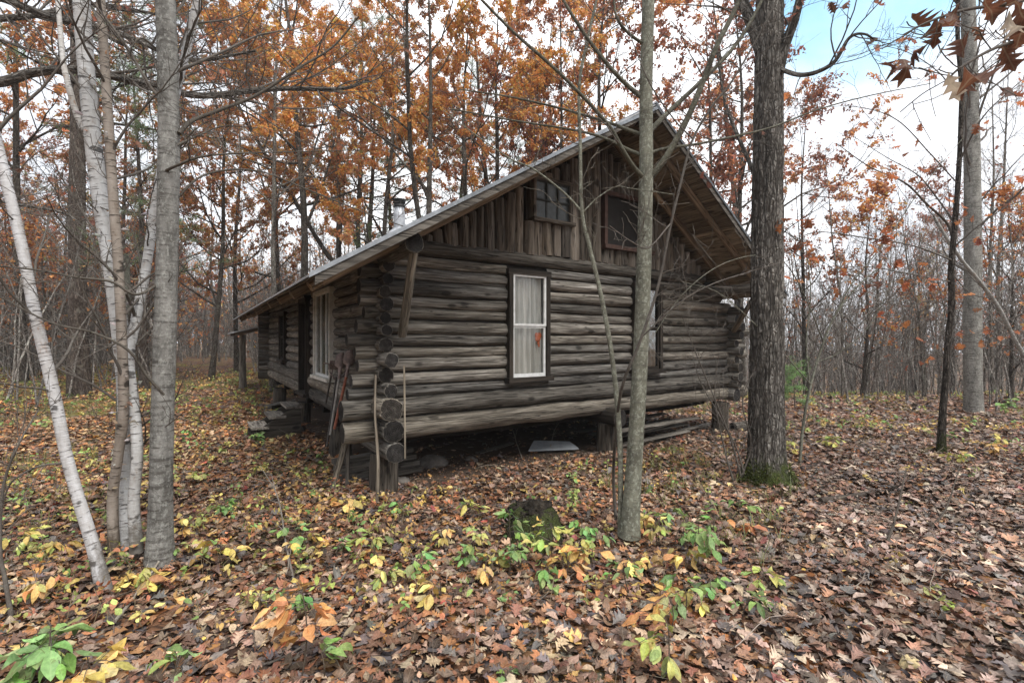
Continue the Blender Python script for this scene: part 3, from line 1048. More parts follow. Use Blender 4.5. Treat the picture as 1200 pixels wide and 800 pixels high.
for (t0, t1) in ((EAVE_L, APEX_T), (APEX_T, EAVE_R)):
    for (a, b) in ((t0, t0 * .4 + t1 * .6), (t0 * .4 + t1 * .6, t1)):
        hexa(ed_, slope_pts(a + .002, b - .002, RAKE_S - .02, RAKE_S + .008, 0.027, 0.125), col=np.ones(3) * log_rng.uniform(.6, .8))
ed_.build('rake_board', M['plank'], roof, smooth=False)
rc = MB()
hexa(rc, [(APEX_T - .16, RAKE_S - .03, roof_z(APEX_T - .16) + .008), (APEX_T - .16, REAR_S, roof_z(APEX_T - .16) + .008), (APEX_T, REAR_S, APEX_Z + .012), (APEX_T, RAKE_S - .03, APEX_Z + .012),
          (APEX_T - .16, RAKE_S - .03, roof_z(APEX_T - .16) + .02), (APEX_T - .16, REAR_S, roof_z(APEX_T - .16) + .02), (APEX_T, REAR_S, APEX_Z + .03), (APEX_T, RAKE_S - .03, APEX_Z + .03)])
hexa(rc, [(APEX_T + .001, RAKE_S - .03, APEX_Z + .012), (APEX_T + .001, REAR_S, APEX_Z + .012), (APEX_T + .16, REAR_S, roof_z(APEX_T + .16) + .008), (APEX_T + .16, RAKE_S - .03, roof_z(APEX_T + .16) + .008),
          (APEX_T + .001, RAKE_S - .03, APEX_Z + .03), (APEX_T + .001, REAR_S, APEX_Z + .03), (APEX_T + .16, REAR_S, roof_z(APEX_T + .16) + .02), (APEX_T + .16, RAKE_S - .03, roof_z(APEX_T + .16) + .02)])
rc.build('ridge_cap', M['flashing'], roof, smooth=False)
for s_ in [-0.78, -0.2] + [1.0 + 1.15 * i for i in range(9)]:
    for (t0, t1, dz) in ((EAVE_L + .12, APEX_T - .03, .115), (EAVE_R - .1, APEX_T + .03, .115)):
        r_ = MB()
        log(r_, (t0, s_, roof_z(t0) - dz), (t1, s_ + .01, roof_z(t1) - dz), .062, .05, k=12, end_mat=0, bend=.015, col=np.array([1.75, 1.7, 1.6]) * log_rng.uniform(.85, 1.1))
        r_.build('rafter', M['brown_pole'], roof)
rp = MB()
log(rp, (APEX_T, RAKE_S + .1, APEX_Z - .23), (APEX_T, REAR_S - .2, APEX_Z - .23), .085, .08, k=12)
rp.build('ridge_pole', [M['brown_pole'], M['end']], roof)

# chimney pipe
ctt, css = 1.185, 2.65
cp = MB()
zz = [roof_z(ctt) - .15, 3.85, 4.0, 4.07, 4.08, 4.15, 4.16]
tubes(cp, [(ctt, css, z) for z in zz], [.10, .10, .10, .10, .088, .088, .088], 20)
chim = cp.build('chimney', M['steel'], roof)
cp = MB()
tubes(cp, [(ctt, css, z) for z in (4.14, 4.15, 4.18, 4.185, 4.22, 4.225, 4.27, 4.275, 4.29, 4.30)], [.06, .105, .105, .09, .09, .108, .108, .118, .118, .02], 20)
cp.build('chimney_cap', M['black'], chim)
cp = MB()
tubes(cp, [(ctt, css, roof_z(ctt) + z) for z in (-.05, .03, .08, .10)], [.24, .18, .115, .102], 20)
cp.build('flashing_collar', M['steel'], chim)

# braces that carry the overhanging wall plates
b_ = MB()
log(b_, (.13, -.36, 1.84), (0.05, -.93, 2.70), .052, .046, k=14, col=(1.15, 1.1, 1.0), end_mat=1, bend=.01)
b_.build('brace', [M['log'], M['end']], cabin)
b_ = MB()
log(b_, (6.76, -.28, 1.95), (6.42, -.95, 2.63), .05, .045, k=12, col=(.9, .8, .65), end_mat=1)
b_.build('brace', [M['log'], M['end']], cabin)

# piers
for (pt, ps, r_, top) in ((0.05, 0.03, .16, .44), (3.62, -.05, .15, .46), (6.75, 0.0, .15, .56), (0.05, 2.2, .17, .44), (0.05, 5.6, .16, .42), (0.05, 9.0, .17, .44),
                          (3.5, 3.5, .15, .46), (3.5, 7, .15, .46), (6.8, 4, .15, .5), (6.8, 8, .15, .5)):
    p_ = cab(pt, ps)
    g = gz(p_[0], p_[1])
    b_ = MB()
    log(b_, (pt, ps, g - .08), (pt + .01, ps, top), r_ * 1.05, r_, k=14, end_mat=1, col=np.array([.5, .46, .42]))
    b_.build('pier', [M['log'], M['end']], cabin)

# strip of white wood nailed up the corner
b_ = MB()
bar(b_, (0.12, -.47, .46), (0.12, -.44, 1.50), .018, .010, up=(0, 1, 0), col=(1.9, 1.8, 1.6))
b_.build('corner_strip', M['plank'], cabin, smooth=False)

# the low porch at the back end
porch = empty('back_porch', cab(-0.2, 12.2), 'low open porch with board roof and posts at the far end of the cabin', 'porch', rz=CROT)
pm = MB()
for i in range(9):
    a = -.78 + i * 0.45
    z0_, z1_ = 1.97 + (a + .78) * .26, 1.97 + (a + 1.23) * .26
    hexa(pm, [(a, -1.1, z0_), (a + .447, -1.1, z1_), (a + .447, 1.9, z1_), (a, 1.9, z0_), (a, -1.1, z0_ + .04), (a + .447, -1.1, z1_ + .04), (a + .447, 1.9, z1_ + .04), (a, 1.9, z0_ + .04)], col=np.ones(3) * log_rng.uniform(.8, 1.1))
pm.build('porch_roof', M['roofing'], porch, smooth=False)
pm = MB()
for s_ in (-.9, .5, 1.7):
    bar(pm, (-.7, s_, 1.94), (2.9, s_, 2.876), .06, .1)
pm.build('porch_rafters', M['brown_pole'], porch, smooth=False)
for pt, ps in ((-.35, 1.3),):
    pw = cab(-.2 + pt, 12.2 + ps)
    pm = MB()
    log(pm, (pt, ps, gz(pw[0], pw[1]) - .05), (pt, ps, 1.95), .12, .10, k=12, col=(1.25, 1.22, 1.15))
    pm.build('post', [M['log'], M['end']], porch)

# ------------------------------------------------------------------ things around the cabin
def mesh_thing(name, mb, mats, base, label, cat, group=None, smooth=True):
    o = mb.build(name, mats, None, base, smooth)
    o.location = tuple(float(c) for c in base)
    return tag(o, label, cat, group)


# wooden steps before the door
sp = cab(-.55, 4.3)
sg = gz(sp[0], sp[1])
steps = empty('wooden_steps', (sp[0], sp[1], sg), 'low grey wooden steps before the side door of the cabin', 'steps', rz=CROT)
for sy in (-.34, .34):
    m_ = MB()
    hexa(m_, [(-.5, sy - .025, 0), (.32, sy - .025, 0), (.32, sy + .025, 0), (-.5, sy + .025, 0), (-.5, sy - .025, .12), (.32, sy - .025, .62), (.32, sy + .025, .62), (-.5, sy + .025, .12)], col=(.55, .53, .5))
    m_.build('stringer', M['plank'], steps, smooth=False)
for i, (x, z) in enumerate(((-.36, .20), (-.08, .37), (.2, .53))):
    m_ = MB()
    box(m_, (x - .14, -.42, z), (x + .14, .42, z + .04), col=np.ones(3) * (2.0 - .25 * i))
    m_.build('tread', M['plank'], steps, smooth=False)
m_ = MB()
p_ = floor_at(343, 506)
blob(m_, p_ + (0, 0, .04), (.26, .18, .09), 4, .18, 1.6)
mesh_thing('stone_slab', m_, M['stone'], p_, 'flat grey stone slab lying before the wooden steps', 'stone')
m_ = MB()
p_ = floor_at(320, 480)
for i in range(2):
    bar(m_, p_ + (0, -.3, .05 + .07 * i), p_ + (.1 * i, .45, .06 + .07 * i), .25, .05, col=np.ones(3) * 1.3)
mesh_thing('loose_board', m_, M['plank'], p_, 'pale boards stacked flat on the ground beyond the steps', 'boards', smooth=False)


# tools leaning on the side wall: local z up the handle, then leaned
def tool(label, base_px, top_px, d0, d1, hr, hmat, head):
    a, b = at(*base_px, d0), at(*top_px, d1)
    a[2] = max(a[2], gz(a[0], a[1]) + .01)
    o = empty(head[0], a, label, head[1], 'garden tools leaning on the side wall')
    L = np.linalg.norm(b - a)
    h = MB()
    f = np.linspace(0, 1, 12)[:, None]
    P = (b - a) * f * (.84 if head[0] != 'iron_bar' else 1.0)
    tubes(h, P, np.full(12, hr), 8, cap=0)
    h.build('handle', M[hmat], o)
    d = unit(b - a)
    sd_ = unit(np.cross(d, (0.55, -.83, 0)))          # sideways along the wall
    nrm = np.cross(d, sd_)
    hm = MB()
    e = (b - a) * .82
    if head[0] == 'shovel':
        ws_ = [.024, .024, .066, .078, .08, .07, .042, .008]
        ls_ = [0, .05, .07, .11, .17, .22, .25, .27]
        V = []
        for w_, l_ in zip(ws_, ls_):
            for q in np.linspace(-1, 1, 7):
                V.append(e + d * l_ + sd_ * q * w_ + nrm * (.035 * (q * q - .3) + .02 * math.sin(l_ * 7)))
        i = np.arange(7)[:, None] * 7
        j = np.arange(6)[None]
        hm.add(np.array(V), np.stack([i + j, i + j + 1, i + j + 8, i + j + 7], -1).reshape(-1, 4))
        tubes(hm, np.array([e - d * .1, e, e + d * .07]), [.022, .022, .018], 8)
        hm.build('blade', M['rust'], o)
    elif head[0] == 'garden_rake':
        bar(hm, e + d * .2 - sd_ * .19, e + d * .2 + sd_ * .19, .02, .02)
        for q in np.linspace(-.18, .18, 12):
            tubes(hm, np.array([e + d * .2 + sd_ * q, e + d * .19 + sd_ * q - nrm * .04, e + d * .17 + sd_ * q - nrm * .07]), [.006, .005, .003], 5)
        for q in (-.12, .12):
            tubes(hm, np.array([e - d * .02, e + d * .08 + sd_ * q * .8, e + d * .2 + sd_ * q]), [.009] * 3, 6)
        hm.build('rake_head', M['rust'], o)
    elif head[0] == 'hoe':
        tubes(hm, np.array([e - d * .03, e + d * .1, e + d * .17 - nrm * .03, e + d * .17 - nrm * .09]), [.014, .011, .01, .01], 6)
        bar(hm, e + d * .16 - nrm * .09 - sd_ * .075, e + d * .16 - nrm * .09 + sd_ * .075, .13, .006, up=nrm)
        hm.build('hoe_head', M['rust'], o, smooth=False)
    return o


tool('rusty shovel standing blade up with pale grey handle against side wall', (387, 509), (401, 420), 6.25, 6.45, .017, 'grey_handle', ('shovel', 'shovel'))
tool('rusty shovel standing blade up with orange handle against side wall', (392, 502), (411, 418), 6.15, 6.28, .019, 'orange_handle', ('shovel', 'shovel'))
tool('garden rake with long dark handle leaning left of the shovels', (383, 523), (396, 428), 6.2, 6.65, .013, 'dark_handle', ('garden_rake', 'rake'))
tool('short hoe with dark handle leaning under the cream window edge', (382, 472), (390, 430), 6.9, 6.8, .014, 'dark_handle', ('hoe', 'hoe'))

m_ = MB()
a, b = at(442, 574, 5.15), at(440, 440, 5.35)
a[2] = gz(a[0], a[1])
P = catmull([a, a * .66 + b * .34 + (0.015, 0, 0), a * .3 + b * .7 - (.012, 0, 0), b], 8)
tubes(m_, P, np.linspace(.019, .014, len(P)), 8, cap=0, col=(1.7, 1.6, 1.45))
mesh_thing('walking_stick', m_, M['plank'], a, 'crooked pale stick leaning on the near cabin corner', 'stick')
m_ = MB()
a, b = at(389, 566, 5.6), at(405, 518, 5.75)
a[2] = gz(a[0], a[1])
bar(m_, a, b, .07, .03, up=(0, 1, 0), col=(1.1, 1.05, .95))
mesh_thing('leaning_board', m_, M['plank'], a, 'short grey board propped on edge left of the corner pier', 'board', smooth=False)
m_ = MB()
a, b = at(407, 548, 5.75), at(408, 515, 5.8)
a[2] = gz(a[0], a[1])
bar(m_, a, b, .04, .03, up=(0, 1, 0))
mesh_thing('wooden_stake', m_, M['plank'], a, 'small upright stake between propped board and corner pier', 'stake', smooth=False)
m_ = MB()
for i in range(4):
    a = cab(.05 + .1 * i, .55 + .09 * i)
    g = gz(a[0], a[1])
    bar(m_, cab(-.35, .55 + .1 * i, g + .04 + .075 * i), cab(.75, .62 + .12 * i, g + .05 + .075 * i), .16, .06, col=np.ones(3) * log_rng.uniform(.6, 1.1))
p_ = cab(0, .7)
mesh_thing('timber_offcuts', m_, M['plank'], p_, 'rough timber offcuts piled on the soil behind the corner pier', 'timber', smooth=False)
m_ = MB()
p_ = floor_at(507, 546)
blob(m_, p_ + (0, 0, .05), (.24, .16, .11), 9, .22, 1.7)
mesh_thing('field_stone', m_, M['stone'], p_, 'rounded brown field stone under the front sill log', 'stone')
m_ = MB()
p_ = floor_at(648, 530)
tilt = np.array([0, 0, 0.0])
hexa(m_, [p_ + q for q in ((-.40, -.14, .05), (.42, .02, .045), (.30, .26, .10), (-.30, .20, .13), (-.40, -.14, .075), (.42, .02, .07), (.30, .26, .125), (-.30, .20, .155))], col=(1, 1, 1))
mesh_thing('grey_panel', m_, M['sheet'], p_, 'flat blue grey panel lying on leaves under the front wall', 'panel', smooth=False)
m_ = MB()
for i in range(13):
    s_ = log_rng.uniform(.1, 1.2)
    g = .02
    t0 = 3.95 + log_rng.uniform(-.1, .25)
    t1 = 6.15 + log_rng.uniform(-.45, .25)
    p0_, p1_ = cab(t0, s_ - .1, 0), cab(t1, s_ + log_rng.uniform(-.1, .25), 0)
    z_ = .02 + .026 * i
    bar(m_, p0_ + (0, 0, z_), p1_ + (0, 0, z_ + log_rng.uniform(-.02, .06)), .15, .022, col=np.ones(3) * log_rng.uniform(.5, 1.35))
p_ = cab(5, .5)
mesh_thing('board_pile', m_, M['plank'], p_, 'loose pile of old boards stored under the cabin right of the maple', 'boards', smooth=False)
m_ = MB()
p_ = cab(7.35, -.25)
p_[2] = gz(p_[0], p_[1])
log(m_, p_ + (-.35, -.05, .1), p_ + (.45, .25, .1), .1, .09, k=12)
mesh_thing('log_piece', m_, [M['log'], M['end']], p_, 'short weathered log lying beside the right corner pier', 'log')

for i, (px, py, rr_s, lab) in enumerate([(470, 566, .12, 'small flat stone beside the foot of the corner pier'),
                                         (552, 540, .10, 'small dark stone in the soil left of the blue grey panel'),
                                         (712, 522, .13, 'grey stone against the middle pier under the front wall'),
                                         (826, 500, .12, 'stone before the board pile near the right corner pier')]):
    m_ = MB()
    p_ = floor_at(px, py)
    blob(m_, p_ + (0, 0, .02), (rr_s, rr_s * .7, rr_s * .5), 20 + i, .25, 1.7)
    mesh_thing('field_stone', m_, M['stone'], p_, lab, 'stone')
for i, (pa, pb, lab) in enumerate([((560, 533), (600, 522), 'narrow old board lying in the dark crawl space behind the panel'),
                                   ((772, 512), (832, 499), 'pale narrow board lying in front of the board pile')]):
    m_ = MB()
    a, b = floor_at(*pa) + (0, 0, .03), floor_at(*pb) + (0, 0, .05)
    bar(m_, a, b, .10, .025, col=np.ones(3) * (1.2 + .5 * i))
    mesh_thing('loose_board', m_, M['plank'], a, lab, 'board', smooth=False)

# mossy stump
p_ = floor_at(626, 612)
stump = empty('tree_stump', p_, 'low dark mossy tree stump in the leaves before the cabin', 'stump')
m_ = MB()


def sdisp(tc, th):
    q = np.stack([np.cos(th) * 2.2 + 0 * tc[..., 0], np.sin(th) * 2.2 + 0 * tc[..., 0], tc[..., 2] * 1.5], -1)
    return .20 * fbm(q, 4) + .25 * np.exp(-np.maximum(tc[..., 2] - tc[:, :1, :1, 2], 0) / .1) * vnoise(q * .6)


zs = np.array([-.1, 0, .025, .05, .07, .09, .115, .135, .15, .16])
tubes(m_, np.c_[0 * zs, 0 * zs, zs], [.33, .30, .275, .26, .25, .24, .225, .205, .18, .14], 60, disp=sdisp)
m_.build('bark', M['stump_bark'], stump)
m_ = MB()
blob(m_, (0, 0, .11), (.19, .19, .085), 5, .5, 3.5, 40, col=(.7, .62, .5))
m_.build('rotten_top', M['end'], stump)
# ------------------------------------------------------------------ trees
def grow(r, st, dr, ln, n, wob, up, droop=None):
    m = len(st)
    P = np.zeros((m, n, 3))
    P[:, 0] = st
    d = unit(dr)
    for i in range(1, n):
        d = unit(d + r.normal(0, wob, (m, 3)) + np.array([0, 0, 1.0]) * up)
        P[:, i] = P[:, i - 1] + d * (ln / (n - 1))[:, None]
    return P


def sprout(r, P, Rr, count, f0, f1, ang, ang_sd=0.2, flat=0.0):
    """child starts/directions on the parents' lines"""
    m, n, _ = P.shape
    par = np.repeat(np.arange(m), count)
    f = r.uniform(f0, f1, m * count)
    # even spread along each parent
    f = f0 + (f1 - f0) * ((np.tile(np.arange(count), m) + r.uniform(0, 1, m * count)) / count)
    x = f * (n - 1)
    i = np.clip(x.astype(int), 0, n - 2)
    w_ = (x - i)[:, None]
    st = P[par, i] * (1 - w_) + P[par, i + 1] * w_
    T = unit(P[par, i + 1] - P[par, i])
    rp = Rr[par, i] * (1 - w_[:, 0]) + Rr[par, i + 1] * w_[:, 0]
    v = r.normal(0, 1, (m * count, 3))
    v[:, 2] *= 1 - flat
    perp = unit(v - T * (v * T).sum(-1, keepdims=True))
    a = np.clip(r.normal(ang, ang_sd, m * count), 0.15, 1.6)[:, None]
    return st, T * np.cos(a) + perp * np.sin(a), rp, f, par


def make_tree(seed, H, r0, bare=0.35, n1=12, l1=0.33, n2=5, n3=5, leaf=None, nleaf=0, lsize=.13, pal=None, crown_f=0.3, up1=.08, wob=.05, ang1=1.0,
              lean=(0, 0), l3=.7, kind='lobe4', k0=10, droop=0.0, bark=(1, 1, 1), forked=False, low_leaf=None):
    """returns (trunk MB, crown MB); the crown holds fine twigs (material 0) and leaves (material 1)"""
    r = np.random.default_rng(seed)
    tr, cr = MB(), MB()
    n = 14
    f = np.linspace(0, 1, n)
    P0 = np.stack([lean[0] * f * H + .025 * H * vnoise(np.c_[f * 3, f * 0 + seed, f * 0]) * f ** .5,
                   lean[1] * f * H + .025 * H * vnoise(np.c_[f * 3, f * 0 + seed + 40, f * 0]) * f ** .5, f * H], -1)
    P0[0] -= (0, 0, .15)
    R0 = r0 * (1 - f) ** .8 * .92 + r0 * .05
    R0[0] *= 1.35
    R0[1] *= 1.0
    lines = [(P0, R0)]
    if forked:
        q = 4
        st = P0[q]
        dr = np.array([r.normal(0, .5), r.normal(0, .5), 1.2])
        P1 = grow(r, st[None], dr[None], np.array([H * (1 - f[q]) * .95]), n, .05, .05)[0]
        lines.append((P1, R0[q] * .8 * (1 - f) ** .8 + .01))
    for P_, R_ in lines:
        tubes(tr, P_, R_, k0, bark, 0, lambda tc, th: .05 * vnoise(np.stack([np.cos(th) * 1.2 + 0 * tc[..., 0], np.sin(th) * 1.2 + 0 * tc[..., 0], tc[..., 2] * .8], -1)), seed=seed)
    P = np.stack([l_[0] for l_ in lines])
    Rr = np.stack([l_[1] for l_ in lines])
    st, dr, rp, ff, _ = sprout(r, P, Rr, n1 // len(lines), bare, .97, ang1, .2)
    ln = H * l1 * (1.15 - ff * .75) * r.uniform(.6, 1.25, len(st))
    L1 = grow(r, st, dr, ln, 8, wob * 2.4, up1)
    s8 = np.linspace(0, 1, 8)
    R1 = np.minimum(rp * .5, ln * .022)[:, None] * (1 - s8 * .85)
    tubes(tr, L1, R1, 6, bark, 0, seed=seed + 1)
    st, dr, rp, ff, _ = sprout(r, L1, R1, n2, .25, 1.0, .75, .25)
    ln2 = np.repeat(ln, n2) * r.uniform(.25, .55, len(st))
    L2 = grow(r, st, dr, ln2, 6, wob * 3.2, up1 - droop)
    s6 = np.linspace(0, 1, 6)
    R2 = np.minimum(rp * .7, ln2 * .016)[:, None] * (1 - s6 * .8)
    tubes(cr, L2, np.maximum(R2, .004), 4, bark, 0, seed=seed + 2)
    st, dr, rp, ff, _ = sprout(r, L2, R2, n3, .2, 1.0, .7, .3)
    ln3 = r.uniform(.5, 1.2, len(st)) * l3
    L3 = grow(r, st, dr, ln3, 4, wob * 4, .0 - droop)
    tubes(cr, L3, np.maximum(np.minimum(rp * .6, .006), .003)[:, None] * np.array([1, .85, .7, .5]), 3, bark, 0, seed=seed + 3)
    if nleaf:
        # leaves come in clusters: some twigs carry many, some none
        keep = fbm(L3[:, 1] * .55 + seed, 2) + r.normal(0, .35, len(L3))
        lim = np.quantile(keep, 1 - crown_f)
        idx = np.where(keep > lim)[0]
        ti = r.choice(idx, nleaf)
        x = r.uniform(.15, 1, nleaf) * 3
        i = np.clip(x.astype(int), 0, 2)
        w_ = (x - i)[:, None]
        pos = L3[ti, i] * (1 - w_) + L3[ti, i + 1] * w_ + r.normal(0, .05, (nleaf, 3))
        Rm = rot_from(r.uniform(0, 6.28, nleaf), r.normal(-.55, .6, nleaf), r.normal(0, .7, nleaf))
        tint = np.exp(vnoise(L3[ti, 1] * .45 + 8)[:, None] * np.array([.25, .30, .25]))
        leaves(cr, kind, pos, r.uniform(.7, 1.25, nleaf) * lsize, Rm, np.clip(pick(r, pal, nleaf) * tint, 0, 1), 1.0, 1, r)
    return tr, cr


ORANGE = [(5, srgb(220, 152, 96)), (4, srgb(204, 138, 92)), (3, srgb(226, 172, 108)), (2, srgb(172, 118, 84)), (1.4, srgb(222, 182, 104))]
RUST = [(4, srgb(164, 106, 84)), (3, srgb(138, 94, 78)), (2, srgb(190, 124, 88)), (1, srgb(116, 88, 78))]
AMBER = [(4, srgb(222, 160, 92)), (3, srgb(210, 146, 88)), (3, srgb(228, 182, 104)), (1.5, srgb(184, 128, 84)), (1, srgb(196, 176, 104))]
DULL = [(4, srgb(200, 136, 94)), (3, srgb(180, 126, 92)), (2, srgb(196, 158, 108)), (2, srgb(158, 122, 96)), (1, srgb(168, 160, 104))]
GOLD = [(3, srgb(205, 165, 70)), (2, srgb(190, 140, 62)), (1, srgb(160, 150, 70))]
GREEN = [(3, srgb(88, 116, 76)), (2, srgb(104, 132, 84)), (1, srgb(78, 104, 76))]

TPL = {}


def template(key, mats, **kw):
    tr, cr = make_tree(**kw)
    TPL[key] = (tr.mesh('trunk', mats[0]), cr.mesh('crown', mats[1:]))


oakm = [M['far_bark'], M['twig_bark'], M['crown']]
template('oak1', oakm, seed=101, H=15, r0=.15, bare=.28, n1=16, l1=.40, n2=6, n3=6, nleaf=24000, lsize=.092, pal=AMBER, crown_f=.55, bark=(1.05, 1.0, .96), forked=True)
template('oak2', oakm, seed=202, H=17, r0=.16, bare=.33, n1=16, l1=.36, n2=6, n3=6, nleaf=17000, lsize=.092, pal=ORANGE, crown_f=.5, bark=(1.05, 1.0, .96))
template('oak3', oakm, seed=303, H=14, r0=.11, bare=.16, n1=18, l1=.38, n2=6, n3=5, nleaf=13500, lsize=.092, pal=DULL, crown_f=.5, bark=(1.05, 1.0, .96))
template('rust1', oakm, seed=404, H=15, r0=.13, bare=.25, n1=15, l1=.36, n2=6, n3=6, nleaf=5600, lsize=.115, pal=RUST, crown_f=.45, bark=(.8, .78, .76))
template('rust2', oakm, seed=505, H=13, r0=.10, bare=.18, n1=15, l1=.34, n2=6, n3=6, nleaf=3000, lsize=.11, pal=RUST, crown_f=.4, bark=(.9, .88, .86))
template('small_oak', oakm, seed=606, H=7, r0=.07, bare=.12, n1=13, l1=.42, n2=5, n3=5, nleaf=2200, lsize=.11, pal=ORANGE + RUST, crown_f=.5, l3=.5, bark=(1.05, 1.0, .96))
template('bare1', oakm, seed=707, H=15, r0=.10, bare=.3, n1=18, l1=.26, n2=7, n3=6, nleaf=60, pal=RUST, bark=(2.0, 2.0, 1.97))
template('bare2', oakm, seed=808, H=12, r0=.065, bare=.2, n1=18, l1=.25, n2=6, n3=7, nleaf=60, pal=RUST, bark=(2.3, 2.28, 2.25))
template('bare3', oakm, seed=909, H=9, r0=.045, bare=.15, n1=16, l1=.25, n2=5, n3=5, nleaf=120, pal=RUST, lean=(.09, .03), bark=(1.9, 1.88, 1.85))
template('gold', oakm, seed=111, H=12, r0=.10, bare=.3, n1=13, l1=.28, n2=5, n3=5, nleaf=3000, lsize=.09, pal=GOLD, crown_f=.5, kind='lance', bark=(1.2, 1.2, 1.15))


def make_pine(seed, H, r0, pal=GREEN, bare=.30, nb=46):
    r = np.random.default_rng(seed)
    tr, cr = MB(), MB()
    n = 14
    f = np.linspace(0, 1, n)
    P0 = np.stack([.01 * H * vnoise(np.c_[f * 2, f * 0 + seed, f * 0]), .01 * H * vnoise(np.c_[f * 2, f * 0 + seed + 9, f * 0]), f * H], -1)
    R0 = r0 * (1 - f * .93)
    R0[0] *= 1.25
    tubes(tr, P0, R0, 14, (1.15, 1.02, .98), 0, lambda tc, th: .05 * vnoise(np.stack([np.cos(th) * 2 + 0 * tc[..., 0], np.sin(th) * 2 + 0 * tc[..., 0], tc[..., 2]], -1)), seed=seed)
    st, dr, rp, ff, _ = sprout(r, P0[None], R0[None], nb, bare, .98, 1.45, .12)
    ln = H * .24 * (1.2 - ff) * r.uniform(.6, 1.2, len(st))
    L1 = grow(r, st, dr, ln, 7, .09, .03)
    R1 = np.minimum(rp * .3, ln * .014)[:, None] * (1 - np.linspace(0, 1, 7) * .85)
    tubes(tr, L1, R1, 5, (.6, .55, .5), 0, seed=seed + 1)
    st, dr, rp, ff, _ = sprout(r, L1, R1, 8, .3, 1.0, .8, .2, flat=.8)
    L2 = grow(r, st, dr, r.uniform(.3, .9, len(st)), 4, .12, .03)
    tubes(cr, L2, np.full((len(st), 4), .006), 3, (.6, .55, .5), 0)
    nt = 34
    e = np.repeat(L2[:, 1:].reshape(-1, 3), nt // 3 + 1, axis=0)
    m = len(e)
    Rm = rot_from(r.uniform(0, 6.28, m), r.normal(.35, .6, m), r.uniform(0, 3, m))
    leaves(cr, 'needle', e + r.normal(0, .03, (m, 3)), r.uniform(.12, .2, m), Rm, pick(r, pal, m), .3, 1, r, k=1.4)
    return tr, cr


for key, sd_, H, r0 in (('pine1', 31, 19, .185), ('pine2', 32, 15, .16)):
    tr, cr = make_pine(sd_, H, r0)
    TPL[key] = (tr.mesh('trunk', M['far_bark']), cr.mesh('crown', [M['twig_bark'], M['needle']]))
tr, cr = make_pine(33, 3.0, .04, [(2, srgb(130, 176, 100)), (1, srgb(92, 136, 80))], .1, 18)
# a knee-high pine seedling keeps its branches to the ground
TPL['young_pine'] = (tr.mesh('trunk', M['twig_bark']), cr.mesh('crown', [M['twig_bark'], M['needle']]))


def plant_tree(key, name, x, y, rz, sc, label, cat, group=None, z=None):
    o = empty(name, (x, y, (gz(x, y) if z is None else z) - .03), label, cat, group, rz)
    o.scale = (sc, sc, sc)
    q = random.Random(int(x * 1000) + key.__len__())
    o.rotation_euler = (q.gauss(0, .035), q.gauss(0, .035), rz)
    for nm, me in zip(('trunk', 'crown'), TPL[key]):
        c_ = bpy.data.objects.new(nm, me)
        COL.objects.link(c_)
        c_.parent = o
    return o


def pt(px, d):
    return (px - 600) / FPX * d, d


